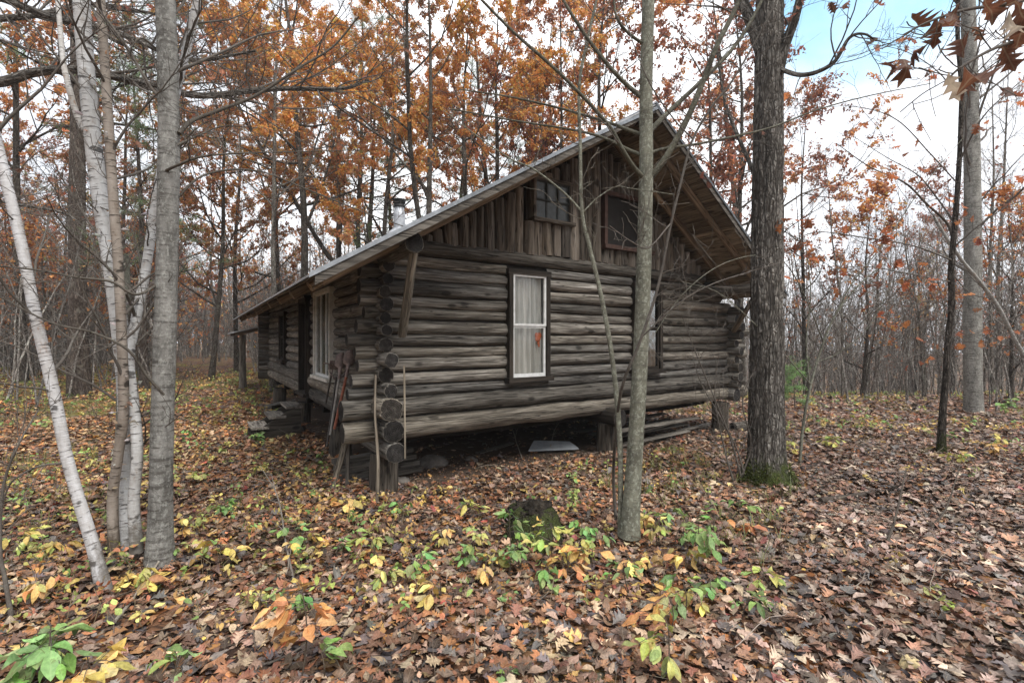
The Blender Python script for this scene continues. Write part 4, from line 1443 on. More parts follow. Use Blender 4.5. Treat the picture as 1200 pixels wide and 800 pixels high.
# trees one can tell apart behind the cabin and to the left, from the photograph: kind, pixel x, distance, turn, size, label
NAMED = [
    ('pine1', 'pine_tree', 106, 14.5, .3, 1.35, 'thick grey trunked pine standing in leaves behind the birch clump', 'pine'),
    ('oak1', 'oak_tree', 497, 15.5, .2, .95, 'forked dark oak with orange crown rising behind the chimney', 'oak'),
    ('oak1', 'oak_tree', 548, 17.5, 2.2, 1.0, 'forked oak with orange crown behind the middle of the roof slope', 'oak'),
    ('oak2', 'oak_tree', 358, 17.0, 1.2, 1.0, 'straight trunked oak with orange leaves behind the lower roof slope', 'oak'),
    ('bare1', 'slender_tree', 318, 16.0, 2.0, 1.0, 'slender grey tree above the far eave of the cabin', 'tree'),
    ('pine2', 'pine_tree', 421, 22.0, 1.0, 1.1, 'pine with green needle tufts between chimney and eave', 'pine'),
    ('pine2', 'pine_tree', 462, 26.0, 2.5, 1.1, 'distant green pine seen just above the chimney pipe', 'pine'),
    ('oak3', 'oak_tree', 247, 19.0, .5, 1.0, 'low branched orange oak right of the smooth grey trunk', 'oak'),
    ('oak3', 'oak_tree', 278, 23.0, 3.5, 1.1, 'orange oak beyond the path at the far cabin end', 'oak'),
    ('oak2', 'oak_tree', 25, 17.0, 4.1, 1.0, 'orange oak at the left picture edge behind the leaning birch', 'oak'),
    ('oak3', 'oak_tree', 150, 20.0, 1.9, 1.0, 'orange oak seen between birch clump and grey trunk', 'oak'),
    ('pine2', 'pine_tree', 172, 16.0, .9, .8, 'young green pine directly behind the smooth grey trunk', 'pine'),
    ('rust1', 'oak_tree', 655, 19.0, .9, 1.0, 'thinly leaved russet oak behind the left roof slope', 'oak'),
    ('rust1', 'oak_tree', 705, 17.5, 3.0, 1.1, 'russet oak directly behind the roof peak', 'oak'),
    ('rust1', 'oak_tree', 835, 19.0, 4.4, 1.0, 'thin russet oak behind the right roof slope', 'oak'),
    ('rust2', 'oak_tree', 868, 15.0, 1.4, 1.05, 'open crowned oak half hidden behind the big furrowed trunk', 'oak'),
    ('gold', 'aspen_tree', 1085, 26.0, 1.1, .75, 'small aspen with last yellow leaves far on the right', 'aspen'),
    ('rust2', 'oak_tree', 945, 17.5, 5.1, .85, 'sparse rusty oak right behind the big furrowed trunk', 'oak'),
    ('small_oak', 'oak_sapling', 1010, 16.0, .2, .95, 'small oak with rusty leaves left of the dark thin trunk', 'oak sapling'),
    ('small_oak', 'oak_sapling', 1185, 14.5, 2.2, .85, 'small oak with rusty leaves at the right picture edge', 'oak sapling'),
    ('young_pine', 'young_pine', 932, 12.2, .2, .40, 'small bright green pine sapling right of the big furrowed trunk', 'pine sapling'),
    ('bare1', 'slender_tree', 1168, 21.0, .2, 1.0, 'grey bare tree just right of the white trunked birch', 'tree'),
    ('oak2', 'oak_tree', 598, 20.0, 4.0, 1.0, 'orange oak showing above the middle of the roof slope', 'oak'),
    ('oak3', 'oak_tree', 452, 18.5, 2.9, 1.15, 'broad orange oak just left of the chimney pipe', 'oak'),
    ('oak1', 'oak_tree', 400, 19.5, 5.6, 1.0, 'forked orange oak between the chimney and the slender grey tree', 'oak'),
    ('oak2', 'oak_tree', 430, 13.8 + 9, 5.2, 1.05, 'tall orange oak behind the pines left of the chimney', 'oak'),
    ('oak1', 'oak_tree', 330, 24, 4.0, 1.1, 'tall orange oak standing beyond the slender grey tree', 'oak'),
]
for key, nm, px, d, rz, sc, lab, cat in NAMED:
    x, y = pt(px, d)
    plant_tree(key, nm, x, y, rz, sc, lab, cat)

# the rest of the near woods, alike within each side
wr = np.random.default_rng(5)
used = [pt(n_[2], n_[3]) for n_ in NAMED]


def clear(x, y, gap):
    a, b = to_cab(x, y)
    if -2.2 < a < 9 and -2.5 < b < 14.5:
        return False
    return all((x - p[0]) ** 2 + (y - p[1]) ** 2 > gap * gap for p in used)


def scatter(n, px0, px1, d0, d1, keys, sc0, sc1, label, cat, group, name='woodland_tree', gap=1.0):
    c_, tries = 0, 0
    while c_ < n and tries < 3000:
        tries += 1
        px, d = wr.uniform(px0, px1), math.sqrt(wr.uniform(d0 * d0, d1 * d1))
        x, y = pt(px, d)
        if not clear(x, y, gap):
            continue
        used.append((x, y))
        plant_tree(keys[wr.integers(len(keys))], name, x, y, wr.uniform(0, 6.28), wr.uniform(sc0, sc1), label, cat, group)
        c_ += 1


scatter(52, 925, 1280, 14.5, 36, ['bare2', 'bare3', 'bare3', 'bare3', 'bare2'], .55, 1.05, 'thin bare grey tree in the woods right of the cabin', 'tree', 'bare trees right of the cabin')
scatter(3, 930, 1290, 22, 34, ['rust2', 'rust2'], .8, 1.0, 'rusty leaved oak among bare trees right of the cabin', 'oak', 'rusty oaks right of the cabin', 'oak_tree')
scatter(9, -90, 300, 15.5, 27, ['small_oak', 'small_oak', 'oak3'], .75, 1.15, 'low orange leaved oak at the edge of the woods left of the cabin', 'oak', 'low oaks left of the cabin', 'oak_sapling')
scatter(10, -90, 205, 17, 36, ['bare1', 'bare2', 'bare3', 'bare3'], .8, 1.15, 'bare grey tree in the woods left of the cabin', 'tree', 'bare trees left of the cabin')
scatter(9, -90, 205, 20, 38, ['oak3', 'small_oak', 'rust2', 'rust1'], .8, 1.1, 'orange leaved oak in the woods left of the cabin', 'oak', 'orange oaks left of the cabin', 'oak_tree')
scatter(9, 300, 900, 20, 34, ['bare1', 'bare2', 'oak2', 'rust1', 'pine2'], .9, 1.2, 'tall tree in the woods behind the cabin roof', 'tree', 'trees behind the cabin')


# ------------------------------------------------------------------ the near trees, drawn from the photograph
def near_tree(name, base, label, cat, group=None):
    return empty(name, base, label, cat, group)


def rough_disp(seed, amp=.05, f=2.0, zf=1.2):
    def d(tc, th):
        q = np.stack([np.cos(th) * f + 0 * tc[..., 0], np.sin(th) * f + 0 * tc[..., 0], tc[..., 2] * zf + seed], -1)
        return amp * fbm(q, 3)
    return d


def path(pts, per=10):
    return catmull([at(*p) for p in pts], per)


def stem(o, base, pts, r0, r1, mat, name='trunk', k=16, col=(1, 1, 1), per=10, flare=0.0, amp=.05, seed=1.0, parent=None, foot=False, peel=0):
    P = path(pts, per) if not isinstance(pts, np.ndarray) else pts
    if foot:
        g = gz(P[0][0], P[0][1])
        P = np.concatenate([[P[0] + (0, 0, min(0, g - P[0][2]) - .12)], P])
    f = np.linspace(0, 1, len(P))
    rad = r0 + (r1 - r0) * f
    if flare:
        zz = np.linalg.norm(P - P[0], axis=1)
        rad = rad * (1 + flare * np.exp(-zz / .22))
    mb = MB()
    tubes(mb, P, rad, k, col, 0, rough_disp(seed, amp), cap=0, seed=seed)
    if peel:                                   # curls of loose bark
        r = np.random.default_rng(int(seed * 10))
        x = r.uniform(.12, .98, peel) * (len(P) - 1)
        i = np.clip(x.astype(int), 0, len(P) - 2)
        c_ = P[i] + (P[i + 1] - P[i]) * (x - i)[:, None]
        a_ = r.uniform(0, 6.28, peel)
        pos = c_ + np.stack([np.cos(a_), np.sin(a_), 0 * a_], -1) * rad[i][:, None]
        leaves(mb, 'lance', pos, r.uniform(.02, .07, peel), rot_from(a_ + r.choice([-1, 1], peel) * .5 + r.normal(0, .3, peel) - math.pi / 2, r.normal(.1, .4, peel), r.uniform(-1.8, 1.8, peel)),
               pick(r, [(2, (.48, .46, .43)), (1, (.34, .22, .15))], peel, .15), 2.2, 1, r, k=.8)
    ob = mb.build(name, [M[mat], M['plant']], parent or o, base)
    return ob, P, rad


def twigs(o, base, P, rad, seed, n1=10, len1=.9, n2=4, f0=.15, f1=1.0, mat='twig_bark', name='crown', ang=.8, wob=.13, up=.03, rmin=.0022, col=(1, 1, 1), leaf=None):
    r = np.random.default_rng(seed)
    mb = MB()
    st, dr, rp, ff, _ = sprout(r, P[None], rad[None], n1, f0, f1, ang, .25)
    ln = len1 * r.uniform(.4, 1.2, n1)
    L1 = grow(r, st, dr, ln, 9, wob, up)
    s = np.linspace(0, 1, 9)
    R1 = np.maximum(np.minimum(rp * .45, ln * .011)[:, None] * (1 - .8 * s), rmin)
    tubes(mb, L1, R1, 6, col, 0, seed=seed)
    if n2:
        st, dr, rp, ff, _ = sprout(r, L1, R1, n2, .2, .95, .75, .2)
        l2 = np.repeat(ln, n2) * r.uniform(.15, .5, len(st))
        L2 = grow(r, st, dr, l2, 6, wob, up)
        R2 = np.maximum(np.minimum(rp * .7, .006)[:, None] * (1 - .7 * np.linspace(0, 1, 6)), rmin * .8)
        tubes(mb, L2, R2, 5, col, 0, seed=seed + 1)
        st, dr, rp, ff, _ = sprout(r, L2, R2, 2, .3, .95, .7, .2)
        L3 = grow(r, st, dr, r.uniform(.05, .22, len(st)), 4, wob, up)
        tubes(mb, L3, np.full((len(st), 4), rmin * .75), 4, col, 0)
    if leaf:
        n, size, pal, kind = leaf
        ends = (L2 if n2 else L1)[:, 2:].reshape(-1, 3)
        p = ends[r.integers(0, len(ends), n)] + r.normal(0, .015, (n, 3))
        leaves(mb, kind, p, r.uniform(.7, 1.2, n) * size, rot_from(r.uniform(0, 6.28, n), r.normal(-.7, .5, n), r.normal(0, .6, n)), pick(r, pal, n), 1.0, 1, r)
    return mb.build(name, [M[mat], M['crown']], o, base)


# big furrowed oak right of the cabin
B0 = floor_at(898, 562)
dO = B0[1]
oak = near_tree('oak_tree', B0, 'massive oak with deeply furrowed grey bark and mossy foot right of the cabin', 'oak')
PO = np.concatenate([path([(898, 562, dO), (898, 480, dO), (899, 330, dO), (900, 160, dO), (902, 20, dO), (901, -120, dO), (898, -330, dO), (905, -560, dO + .2)], 16)])
PO = np.concatenate([[PO[0] - (0, 0, .15)], PO])
# denser rows for bark relief
ss = np.linspace(0, len(PO) - 1, 420)
PO = np.stack([np.interp(ss, np.arange(len(PO)), PO[:, i]) for i in range(3)], -1)
hO = np.linalg.norm(PO - PO[0], axis=1)
rO = (.203 - .009 * hO) * (1 + .75 * np.exp(-hO / .16))
rO = np.maximum(rO, .05)


def oak_disp(tc, th):
    c_, s_ = np.cos(th), np.sin(th)
    z = tc[..., 2]
    q = np.stack([c_ * 5.2 + 0 * z, s_ * 5.2 + 0 * z, z * 1.6], -1)
    wv = vnoise(q * .7)[..., None] * .35
    rd = 1 - np.abs(vnoise(q + wv))
    rd2 = 1 - np.abs(vnoise(q * np.array([2, 2, 3.4]) + 3.3))
    root = .22 * np.exp(-np.maximum(z - tc[:, :1, :1, 2], 0) / .2) * vnoise(np.stack([c_ * 1.3 + 0 * z, s_ * 1.3 + 0 * z, 0 * z], -1))
    return .10 * (rd ** 2 - .5) + .055 * (rd2 ** 2 - .4) + root + .03 * vnoise(np.stack([c_ + 0 * z, s_ + 0 * z, z * .9], -1))


mb = MB()
tubes(mb, PO, rO, 110, (1, 1, 1), 0, oak_disp, seed=2)
mb.build('trunk', M['oak_bark'], oak, B0)
mo = np.random.default_rng(61)
mm = MB()
n = 2600
a_ = mo.uniform(0, 6.28, n)
z_ = np.abs(mo.normal(0, .12, n))
kp = vnoise(np.stack([np.cos(a_) * 2, np.sin(a_) * 2, z_ * 5], -1)) > -.15 + z_ * 1.5
a_, z_ = a_[kp], z_[kp]
n = len(a_)
rr_m = np.interp(z_, hO, rO) * mo.uniform(.97, 1.05, n)
leaves(mm, 'lance', np.stack([B0[0] + rr_m * np.cos(a_), B0[1] + rr_m * np.sin(a_), B0[2] + z_ - .02], -1), mo.uniform(.018, .05, n),
       rot_from(a_ - math.pi / 2 + mo.normal(0, .6, n), mo.uniform(.1, 1.3, n), mo.normal(0, .5, n)), pick(mo, [(3, (.075, .095, .02)), (2, (.11, .13, .035)), (1, (.05, .06, .02))], n), 1, 0, mo)
mm.build('moss', M['needle'], oak, B0)
for i, (pts, r0, r1, sd_) in enumerate([
    ([(905, 118, dO), (918, 60, dO - .1), (932, 20, dO - .2), (948, -40, dO - .3), (985, -140, dO - .3)], .075, .03, 21),
    ([(893, 60, dO), (872, 5, dO + .2), (840, -60, dO + .4), (800, -160, dO + .6)], .08, .03, 22),
    ([(906, 78, dO), (940, 88, dO - .4), (975, 75, dO - .6), (995, 45, dO - .7), (1012, 40, dO - .7), (1027, 48, dO - .7)], .03, .008, 23),
    ([(900, 250, dO), (880, 195, dO + .3), (850, 120, dO + .9), (838, 40, dO + 1.2)], .035, .012, 24),
    ([(900, -200, dO), (960, -280, dO), (1050, -380, dO), (1160, -460, dO)], .10, .03, 25),
    ([(898, -260, dO), (820, -360, dO), (720, -420, dO)], .10, .03, 26),
]):
    ob, P, rad = stem(oak, B0, pts, r0, r1, 'oak_bark', 'branch', 10, amp=.08, seed=sd_)
    twigs(oak, B0, P, rad, sd_, n1=9, len1=1.0, n2=4, leaf=(40 if i in (0, 3) else 10, .12, RUST, 'oak'))

# young maple before the gable
B1 = floor_at(737, 631)
dM = B1[1]
maple = near_tree('maple_tree', B1, 'young maple with smooth lichen spotted grey green trunk before the gable wall', 'maple')
ob, PM, rM = stem(maple, B1, [(737, 628, dM), (742, 560, dM), (749, 450, dM), (754, 330, dM), (757, 213, dM), (757, 110, dM), (760, 0, dM), (762, -140, dM), (760, -320, dM)], .073, .046, 'maple_bark', k=22, flare=.4, amp=.05, seed=3, per=14)
for i, (pts, r0, r1) in enumerate([
    ([(757, 214, dM), (780, 185, dM - .05), (805, 140, dM - .1), (825, 93, dM - .15), (840, 54, dM - .2), (868, -5, dM - .2), (890, -90, dM - .3)], .030, .017),
    ([(757, 158, dM), (785, 130, dM + .1), (822, 95, dM + .15), (861, 54, dM + .2), (892, 2, dM + .2), (925, -80, dM + .2)], .024, .012),
    ([(758, 212, dM), (742, 195, dM - .1), (729, 174, dM - .2), (711, 144, dM - .25), (660, 90, dM - .4), (600, 36, dM - .5), (545, -20, dM - .6)], .021, .009),
    ([(752, 158, dM), (730, 150, dM + .1), (714, 144, dM + .15), (660, 128, dM + .3), (600, 114, dM + .4), (540, 105, dM + .5)], .018, .006),
    ([(752, 182, dM), (735, 175, dM + .05), (711, 163, dM + .1), (675, 153, dM + .15), (600, 141, dM + .2), (530, 128, dM + .3)], .017, .006),
    ([(752, 114, dM), (735, 100, dM), (714, 78, dM - .05), (685, 40, dM - .1), (660, 0, dM - .1), (630, -60, dM - .1)], .021, .010),
    ([(753, 51, dM), (740, 42, dM - .1), (726, 27, dM - .2), (720, 8, dM - .2), (716, -40, dM - .2)], .014, .008),
    ([(759, 180, dM), (780, 174, dM + .1), (816, 169, dM + .2), (860, 160, dM + .3), (905, 149, dM + .45), (960, 128, dM + .6), (1020, 112, dM + .7), (1090, 98, dM + .8)], .015, .004),
]):
    ob, P, rad = stem(maple, B1, pts, r0, r1, 'maple_bark', 'branch', 10, amp=.04, seed=31 + i, per=8, col=(.62, .6, .58))
    twigs(maple, B1, P, rad, 310 + i, n1=7, len1=.5, n2=3, f0=.3)

# thin stems growing at the maple's foot
B2 = floor_at(726, 628)
d2 = B2[1]
sap = near_tree('maple_sapling', B2, 'whip thin pale sapling forking before the gable, left of the young maple', 'sapling')
ob, P, rad = stem(sap, B2, [(727, 628, d2), (727, 540, d2), (724, 480, d2), (716, 410, d2), (703, 340, d2), (690, 285, d2), (682, 247, d2), (680, 170, d2), (679, 99, d2), (690, 40, d2), (704, -20, d2)], .026, .010, 'maple_bark', k=12, seed=5, foot=True)
for i, (pts, r0, r1) in enumerate([
    ([(682, 248, d2), (660, 225, d2), (625, 198, d2), (598, 186, d2 + .1), (560, 160, d2 + .2), (520, 130, d2 + .2)], .011, .004),
    ([(683, 249, d2), (700, 232, d2), (722, 219, d2), (740, 221, d2 - .2), (790, 228, d2 - .2)], .007, .003),
]):
    ob, P_, rad_2 = stem(sap, B2, pts, r0, r1, 'maple_bark', 'branch', 8, seed=51 + i)
    twigs(sap, B2, P_, rad_2, 510 + i, n1=7, len1=.3, n2=2, f0=.2, col=(1.4, 1.4, 1.3))
twigs(sap, B2, P, rad, 519, n1=12, len1=.45, n2=2, f0=.45, col=(1.4, 1.4, 1.3))

B3 = floor_at(722, 612)
d3 = B3[1]
sap = near_tree('dark_sapling', B3, 'thin dark sapling slanting right across the young maple trunk', 'sapling')
ob, P, rad = stem(sap, B3, [(722, 612, d3), (719, 560, d3), (722, 500, d3 - .3), (730, 450, d3 - .6), (748, 405, d3 - .7), (770, 340, d3 - .7), (785, 268, d3 - .7), (800, 205, d3 - .7), (812, 163, d3 - .7), (836, 122, d3 - .7), (856, 98, d3 - .7), (890, 40, d3 - .7), (925, -30, d3 - .7)], .016, .006, 'twig_bark', k=10, seed=6, foot=True, col=(.8, .8, .8))
for i, pts in enumerate([[(812, 163, d3 - .7), (790, 140, d3 - .7), (760, 95, d3 - .8), (735, 30, d3 - .8), (722, -20, d3 - .8)],
                         [(752, 395, d3 - .7), (790, 360, d3 - .8), (830, 335, d3 - .9), (880, 318, d3 - .9), (925, 305, d3 - .8)],
                         [(786, 262, d3 - .7), (760, 290, d3 - .8), (740, 283, d3 - .9), (715, 265, d3 - 1)]]):
    ob, P_, rad_2 = stem(sap, B3, pts, .007, .003, 'twig_bark', 'branch', 8, seed=61 + i)
    twigs(sap, B3, P_, rad_2, 610 + i, n1=6, len1=.3, n2=2)
twigs(sap, B3, P, rad, 619, n1=16, len1=.4, n2=2, f0=.35)

# bushy bare sapling left of the big oak's foot
B4 = floor_at(872, 566)
sap = near_tree('bare_shrub', B4, 'tangle of bare thin stems at the left foot of the furrowed oak', 'shrub')
d4 = B4[1]
for i, pts in enumerate([[(874, 566, d4), (865, 530, d4), (845, 490, d4), (822, 450, d4 + .1), (812, 420, d4 + .1)],
                         [(870, 564, d4), (858, 520, d4), (843, 480, d4 - .1), (818, 420, d4 - .2), (800, 372, d4 - .3)],
                         [(860, 566, d4), (850, 530, d4), (838, 470, d4), (841, 420, d4)],
                         [(868, 562, d4), (880, 520, d4), (870, 470, d4 - .1), (885, 430, d4 - .1)]]):
    ob, P_, rad_2 = stem(sap, B4, pts, .014, .004, 'twig_bark', 'stem', 8, seed=71 + i, foot=True)
    twigs(sap, B4, P_, rad_2, 710 + i, n1=10, len1=.5, n2=3)

# pale sapling in the middle of the right side, its long arched twigs reach past the oak
B5 = floor_at(937, 545)
d5 = B5[1]
sap = near_tree('arching_sapling', B5, 'pale many armed sapling just right of the furrowed oak', 'sapling')
for i, (pts, r0, r1) in enumerate([
    ([(937, 545, d5), (941, 500, d5), (949, 455, d5), (962, 410, d5), (979, 369, d5), (1005, 335, d5), (1035, 310, d5)], .022, .008),
    ([(949, 455, d5), (945, 400, d5), (950, 340, d5), (943, 280, d5)], .012, .005),
    ([(979, 369, d5), (1000, 330, d5), (1040, 280, d5), (1080, 220, d5), (1130, 160, d5)], .010, .004),
    ([(955, 425, d5), (985, 412, d5 - .1), (1020, 380, d5 - .2), (1045, 330, d5 - .2)], .008, .003),
    ([(950, 450, d5), (900, 395, d5 - .9), (845, 345, d5 - 1.2), (800, 330, d5 - 1.4)], .008, .003),
    ([(965, 400, d5), (935, 330, d5 - .7), (905, 300, d5 - .9), (850, 308, d5 - 1.1), (800, 345, d5 - 1.3), (755, 410, d5 - 1.4)], .007, .003),
]):
    ob, P_, rad_2 = stem(sap, B5, pts, r0, r1, 'maple_bark', 'stem', 8, seed=81 + i, foot=(i == 0))
    twigs(sap, B5, P_, rad_2, 810 + i, n1=8, len1=.55, n2=3, col=(1.3, 1.3, 1.25))

# thin dark oak right, with rusty leaves
B6 = floor_at(1103, 530)
d6 = B6[1]
tho = near_tree('young_oak', B6, 'thin dark stemmed young oak holding rusty leaves, before the white birch', 'oak')
ob, P, rad = stem(tho, B6, [(1103, 528, d6), (1105, 480, d6), (1109, 440, d6), (1111, 400, d6), (1115, 360, d6), (1115, 310, d6), (1119, 260, d6), (1124, 190, d6), (1127, 110, d6), (1122, 30, d6), (1128, -80, d6)], 3.6 * d6 / FPX, 2.1 * d6 / FPX, 'oak_bark', k=18, seed=8, flare=.7, foot=True, col=(.55, .52, .5), amp=.16)
for i, (pts, r0, r1, nl) in enumerate([
    ([(1118, 285, d6), (1110, 262, d6), (1085, 238, d6 - .3), (1060, 214, d6 - .6), (1020, 196, d6 - .9), (980, 168, d6 - 1.1)], .022, .004, 14),
    ([(1119, 262, d6), (1098, 232, d6 + .2), (1075, 205, d6 + .3), (1040, 185, d6 + .4), (1000, 160, d6 + .4)], .014, .004, 8),
    ([(1116, 305, d6), (1070, 288, d6 - .6), (1010, 278, d6 - 1.0), (960, 272, d6 - 1.2), (925, 282, d6 - 1.3)], .013, .004, 34),
    ([(1114, 330, d6), (1060, 320, d6 - .4), (1010, 312, d6 - .6), (950, 320, d6 - .8)], .011, .004, 26),
    ([(1117, 290, d6), (1150, 262, d6 - .2), (1185, 240, d6 - .3), (1230, 228, d6 - .3)], .014, .004, 20),
    ([(1124, 190, d6), (1150, 140, d6 - .3), (1185, 105, d6 - .4), (1240, 60, d6 - .4)], .014, .004, 12),
    ([(1113, 360, d6), (1090, 352, d6), (1060, 360, d6 - .1), (1035, 352, d6 - .2)], .009, .003, 10),
    ([(1126, 120, d6), (1100, 85, d6 + .2), (1060, 60, d6 + .3), (1010, 50, d6 + .4)], .010, .003, 6),
    ([(1124, 60, d6), (1150, 10, d6), (1190, -50, d6)], .012, .004, 6),
    ([(1115, 320, d6), (1140, 345, d6 - .1), (1180, 352, d6 - .1), (1215, 370, d6 - .2)], .010, .003, 12),
    ([(1112, 380, d6), (1135, 392, d6), (1165, 385, d6), (1200, 398, d6)], .008, .003, 8),
    ([(1110, 420, d6), (1085, 412, d6), (1055, 425, d6 - .1)], .007, .003, 6),
    ([(1122, 215, d6), (1090, 180, d6 - .4), (1050, 140, d6 - .7), (1000, 125, d6 - .9), (940, 128, d6 - 1.0)], .010, .003, 8),
]):
    ob, P_, rad_2 = stem(tho, B6, pts, r0, r1, 'twig_bark', 'branch', 8, seed=91 + i)
    twigs(tho, B6, P_, rad_2, 910 + i, n1=9, len1=.5, n2=3, leaf=(nl, .15, [(3, srgb(178, 108, 72)), (2, srgb(140, 86, 64)), (1, srgb(196, 128, 82))], 'oak'))

# white birch right
B7 = floor_at(1141, 482)
d7 = B7[1]
bi = near_tree('birch_tree', B7, 'tall straight pale birch behind the thin dark oak on the right', 'birch')
ob, P, rad = stem(bi, B7, [(1141, 484, d7), (1140, 430, d7), (1140, 300, d7), (1139, 180, d7), (1136, 60, d7), (1133, -60, d7), (1130, -220, d7)], 9 * d7 / FPX, 6 * d7 / FPX, 'grey_bark', k=24, seed=9, flare=.15, foot=True, col=(1.25, 1.25, 1.22))
twigs(bi, B7, P, rad, 99, n1=22, len1=2.6, n2=5, f0=.3)

# leaning pale birch on the far right
B8 = floor_at(1262, 490)
d8 = B8[1]
bi = near_tree('birch_tree', B8, 'slim pale birch slanting in from the right edge over the thin oak', 'birch')
ob, P, rad = stem(bi, B8, [(1262, 490, d8), (1225, 448, d8), (1196, 410, d8), (1170, 360, d8 - .1), (1148, 330, d8 - .2), (1128, 306, d8 - .3), (1110, 280, d8 - .4), (1095, 255, d8 - .4)], 2.4 * d8 / FPX, 1.5 * d8 / FPX, 'birch', k=14, seed=10, foot=True, col=(.6, .6, .58))
twigs(bi, B8, P, rad, 109, n1=12, len1=1.2, n2=4, f0=.1)

# left: leaning birch
B9 = floor_at(121, 688)
d9 = B9[1]
bi = near_tree('birch_tree', B9, 'slim white birch leaning left at the left picture edge', 'birch')
ob, P, rad = stem(bi, B9, [(122, 690, d9), (108, 636, d9), (93, 588, d9), (77, 530, d9), (62, 456, d9), (42, 372, d9), (26, 290, d9), (2, 190, d9), (-28, 60, d9), (-60, -120, d9), (-90, -320, d9)], .038, .028, 'birch', k=20, seed=11, flare=.5, foot=True, per=12, col=(.84, .84, .87))
ob, P_, r_ = stem(bi, B9, [(76, 543, d9), (50, 545, d9 - .1), (25, 556, d9 - .2), (8, 575, d9 - .2), (-10, 640, d9 - .2)], .008, .004, 'twig_bark', 'branch', 8, seed=12)
twigs(bi, B9, P_, r_, 120, n1=6, len1=.5, n2=2)
twigs(bi, B9, P, rad, 121, n1=12, len1=1.0, n2=4, f0=.35)

# birch clump
BA = floor_at(148, 648)
dA = BA[1]
bi = near_tree('birch_clump', BA, 'clump of white birch stems joined at the foot beside the smooth grey trunk', 'birch')
for i, (pts, r0, r1, mat, c_) in enumerate([
    ([(152, 640, dA), (150, 560, dA + .05), (148, 470, dA), (141, 390, dA), (132, 320, dA), (122, 258, dA), (112, 190, dA), (104, 110, dA), (98, 40, dA), (93, -40, dA), (84, -200, dA)], .060, .053, 'birch', (.84, .85, .87)),
    ([(134, 645, dA - .12), (132, 585, dA - .12), (139, 530, dA - .15), (145, 480, dA - .18), (143, 400, dA - .2), (139, 320, dA - .2), (132, 220, dA - .2), (125, 110, dA - .2), (118, 0, dA - .2), (112, -120, dA - .2)], .036, .029, 'birch', (.46, .40, .35)),
    ([(160, 640, dA - .1), (157, 590, dA - .1), (161, 530, dA - .12), (156, 470, dA - .1), (151, 420, dA - .05), (158, 380, dA), (170, 320, dA + .1), (184, 230, dA + .15), (206, 110, dA + .2), (222, 45, dA + .2), (236, -20, dA + .2), (262, -130, dA + .2)], .040, .030, 'birch', (.84, .85, .87)),
    ([(145, 640, dA + .22), (146, 560, dA + .25), (147, 490, dA + .25), (146, 400, dA + .3), (144, 300, dA + .4)], .085, .045, 'grey_bark', (.8, .8, .7)),
]):
    ob, P, rad = stem(bi, BA, pts, r0, r1, mat, 'stem', 20, seed=13 + i, flare=.35, foot=True, col=c_, per=12, amp=.07, peel=(60, 70, 30, 0)[i])
    twigs(bi, BA, P, rad, 130 + i, n1=16, len1=1.0, n2=5, f0=.35)
ob, P, rad = stem(bi, BA, [(98, 152, dA), (88, 128, dA - .05), (79, 95, dA - .1), (74, 70, dA - .1), (69, 15, dA - .1), (62, -60, dA - .1)], .024, .014, 'birch', 'branch', 10, seed=17)

# smooth grey trunk
BB = floor_at(187, 660)
dB = BB[1]
gt = near_tree('smooth_barked_tree', BB, 'straight smooth grey trunk with dark rings right of the birch clump', 'tree')
ob, P, rad = stem(gt, BB, [(187, 660, dB), (188, 600, dB), (190, 500, dB), (193, 400, dB), (196, 290, dB), (198, 180, dB), (197, 90, dB), (194, 0, dB), (190, -120, dB), (184, -300, dB)], .080, .064, 'grey_bark', k=26, seed=18, flare=.6, foot=True, per=14, amp=.06)
for i, (pts, r0, r1) in enumerate([
    ([(210, 156, dB), (225, 142, dB + .1), (255, 130, dB + .2), (300, 112, dB + .3), (350, 80, dB + .4), (390, 55, dB + .5), (420, 20, dB + .5)], .017, .007),
    ([(186, 205, dB), (205, 195, dB - .1), (235, 184, dB - .1), (275, 180, dB), (340, 178, dB + .2), (420, 176, dB + .4)], .012, .003),
    ([(208, 170, dB), (230, 160, dB + .1), (262, 148, dB + .2), (300, 150, dB + .3)], .009, .003),
    ([(190, 330, dB), (160, 345, dB - .2), (130, 330, dB - .3), (90, 325, dB - .4), (40, 316, dB - .5), (-20, 310, dB - .6)], .011, .005),
    ([(192, 462, dB - .05), (172, 440, dB - .12), (150, 410, dB - .2), (110, 390, dB - .3), (60, 378, dB - .4), (0, 348, dB - .5)], .012, .005),
    ([(184, 58, dB), (165, 45, dB - .1), (150, 62, dB - .15), (146, 75, dB - .2)], .008, .004),
    ([(200, 240, dB), (240, 205, dB + .2), (300, 200, dB + .5), (360, 222, dB + .8), (430, 250, dB + 1.2), (482, 268, dB + 1.5), (500, 270, dB + 1.6)], .009, .004),
]):
    ob, P_, r_ = stem(gt, BB, pts, r0, r1, 'twig_bark', 'branch', 9, seed=19 + i, col=(.75, .75, .72))
    twigs(gt, BB, P_, r_, 190 + i, n1=8, len1=.5, n2=3)
twigs(gt, BB, P, rad, 199, n1=12, len1=1.2, n2=4, f0=.55)

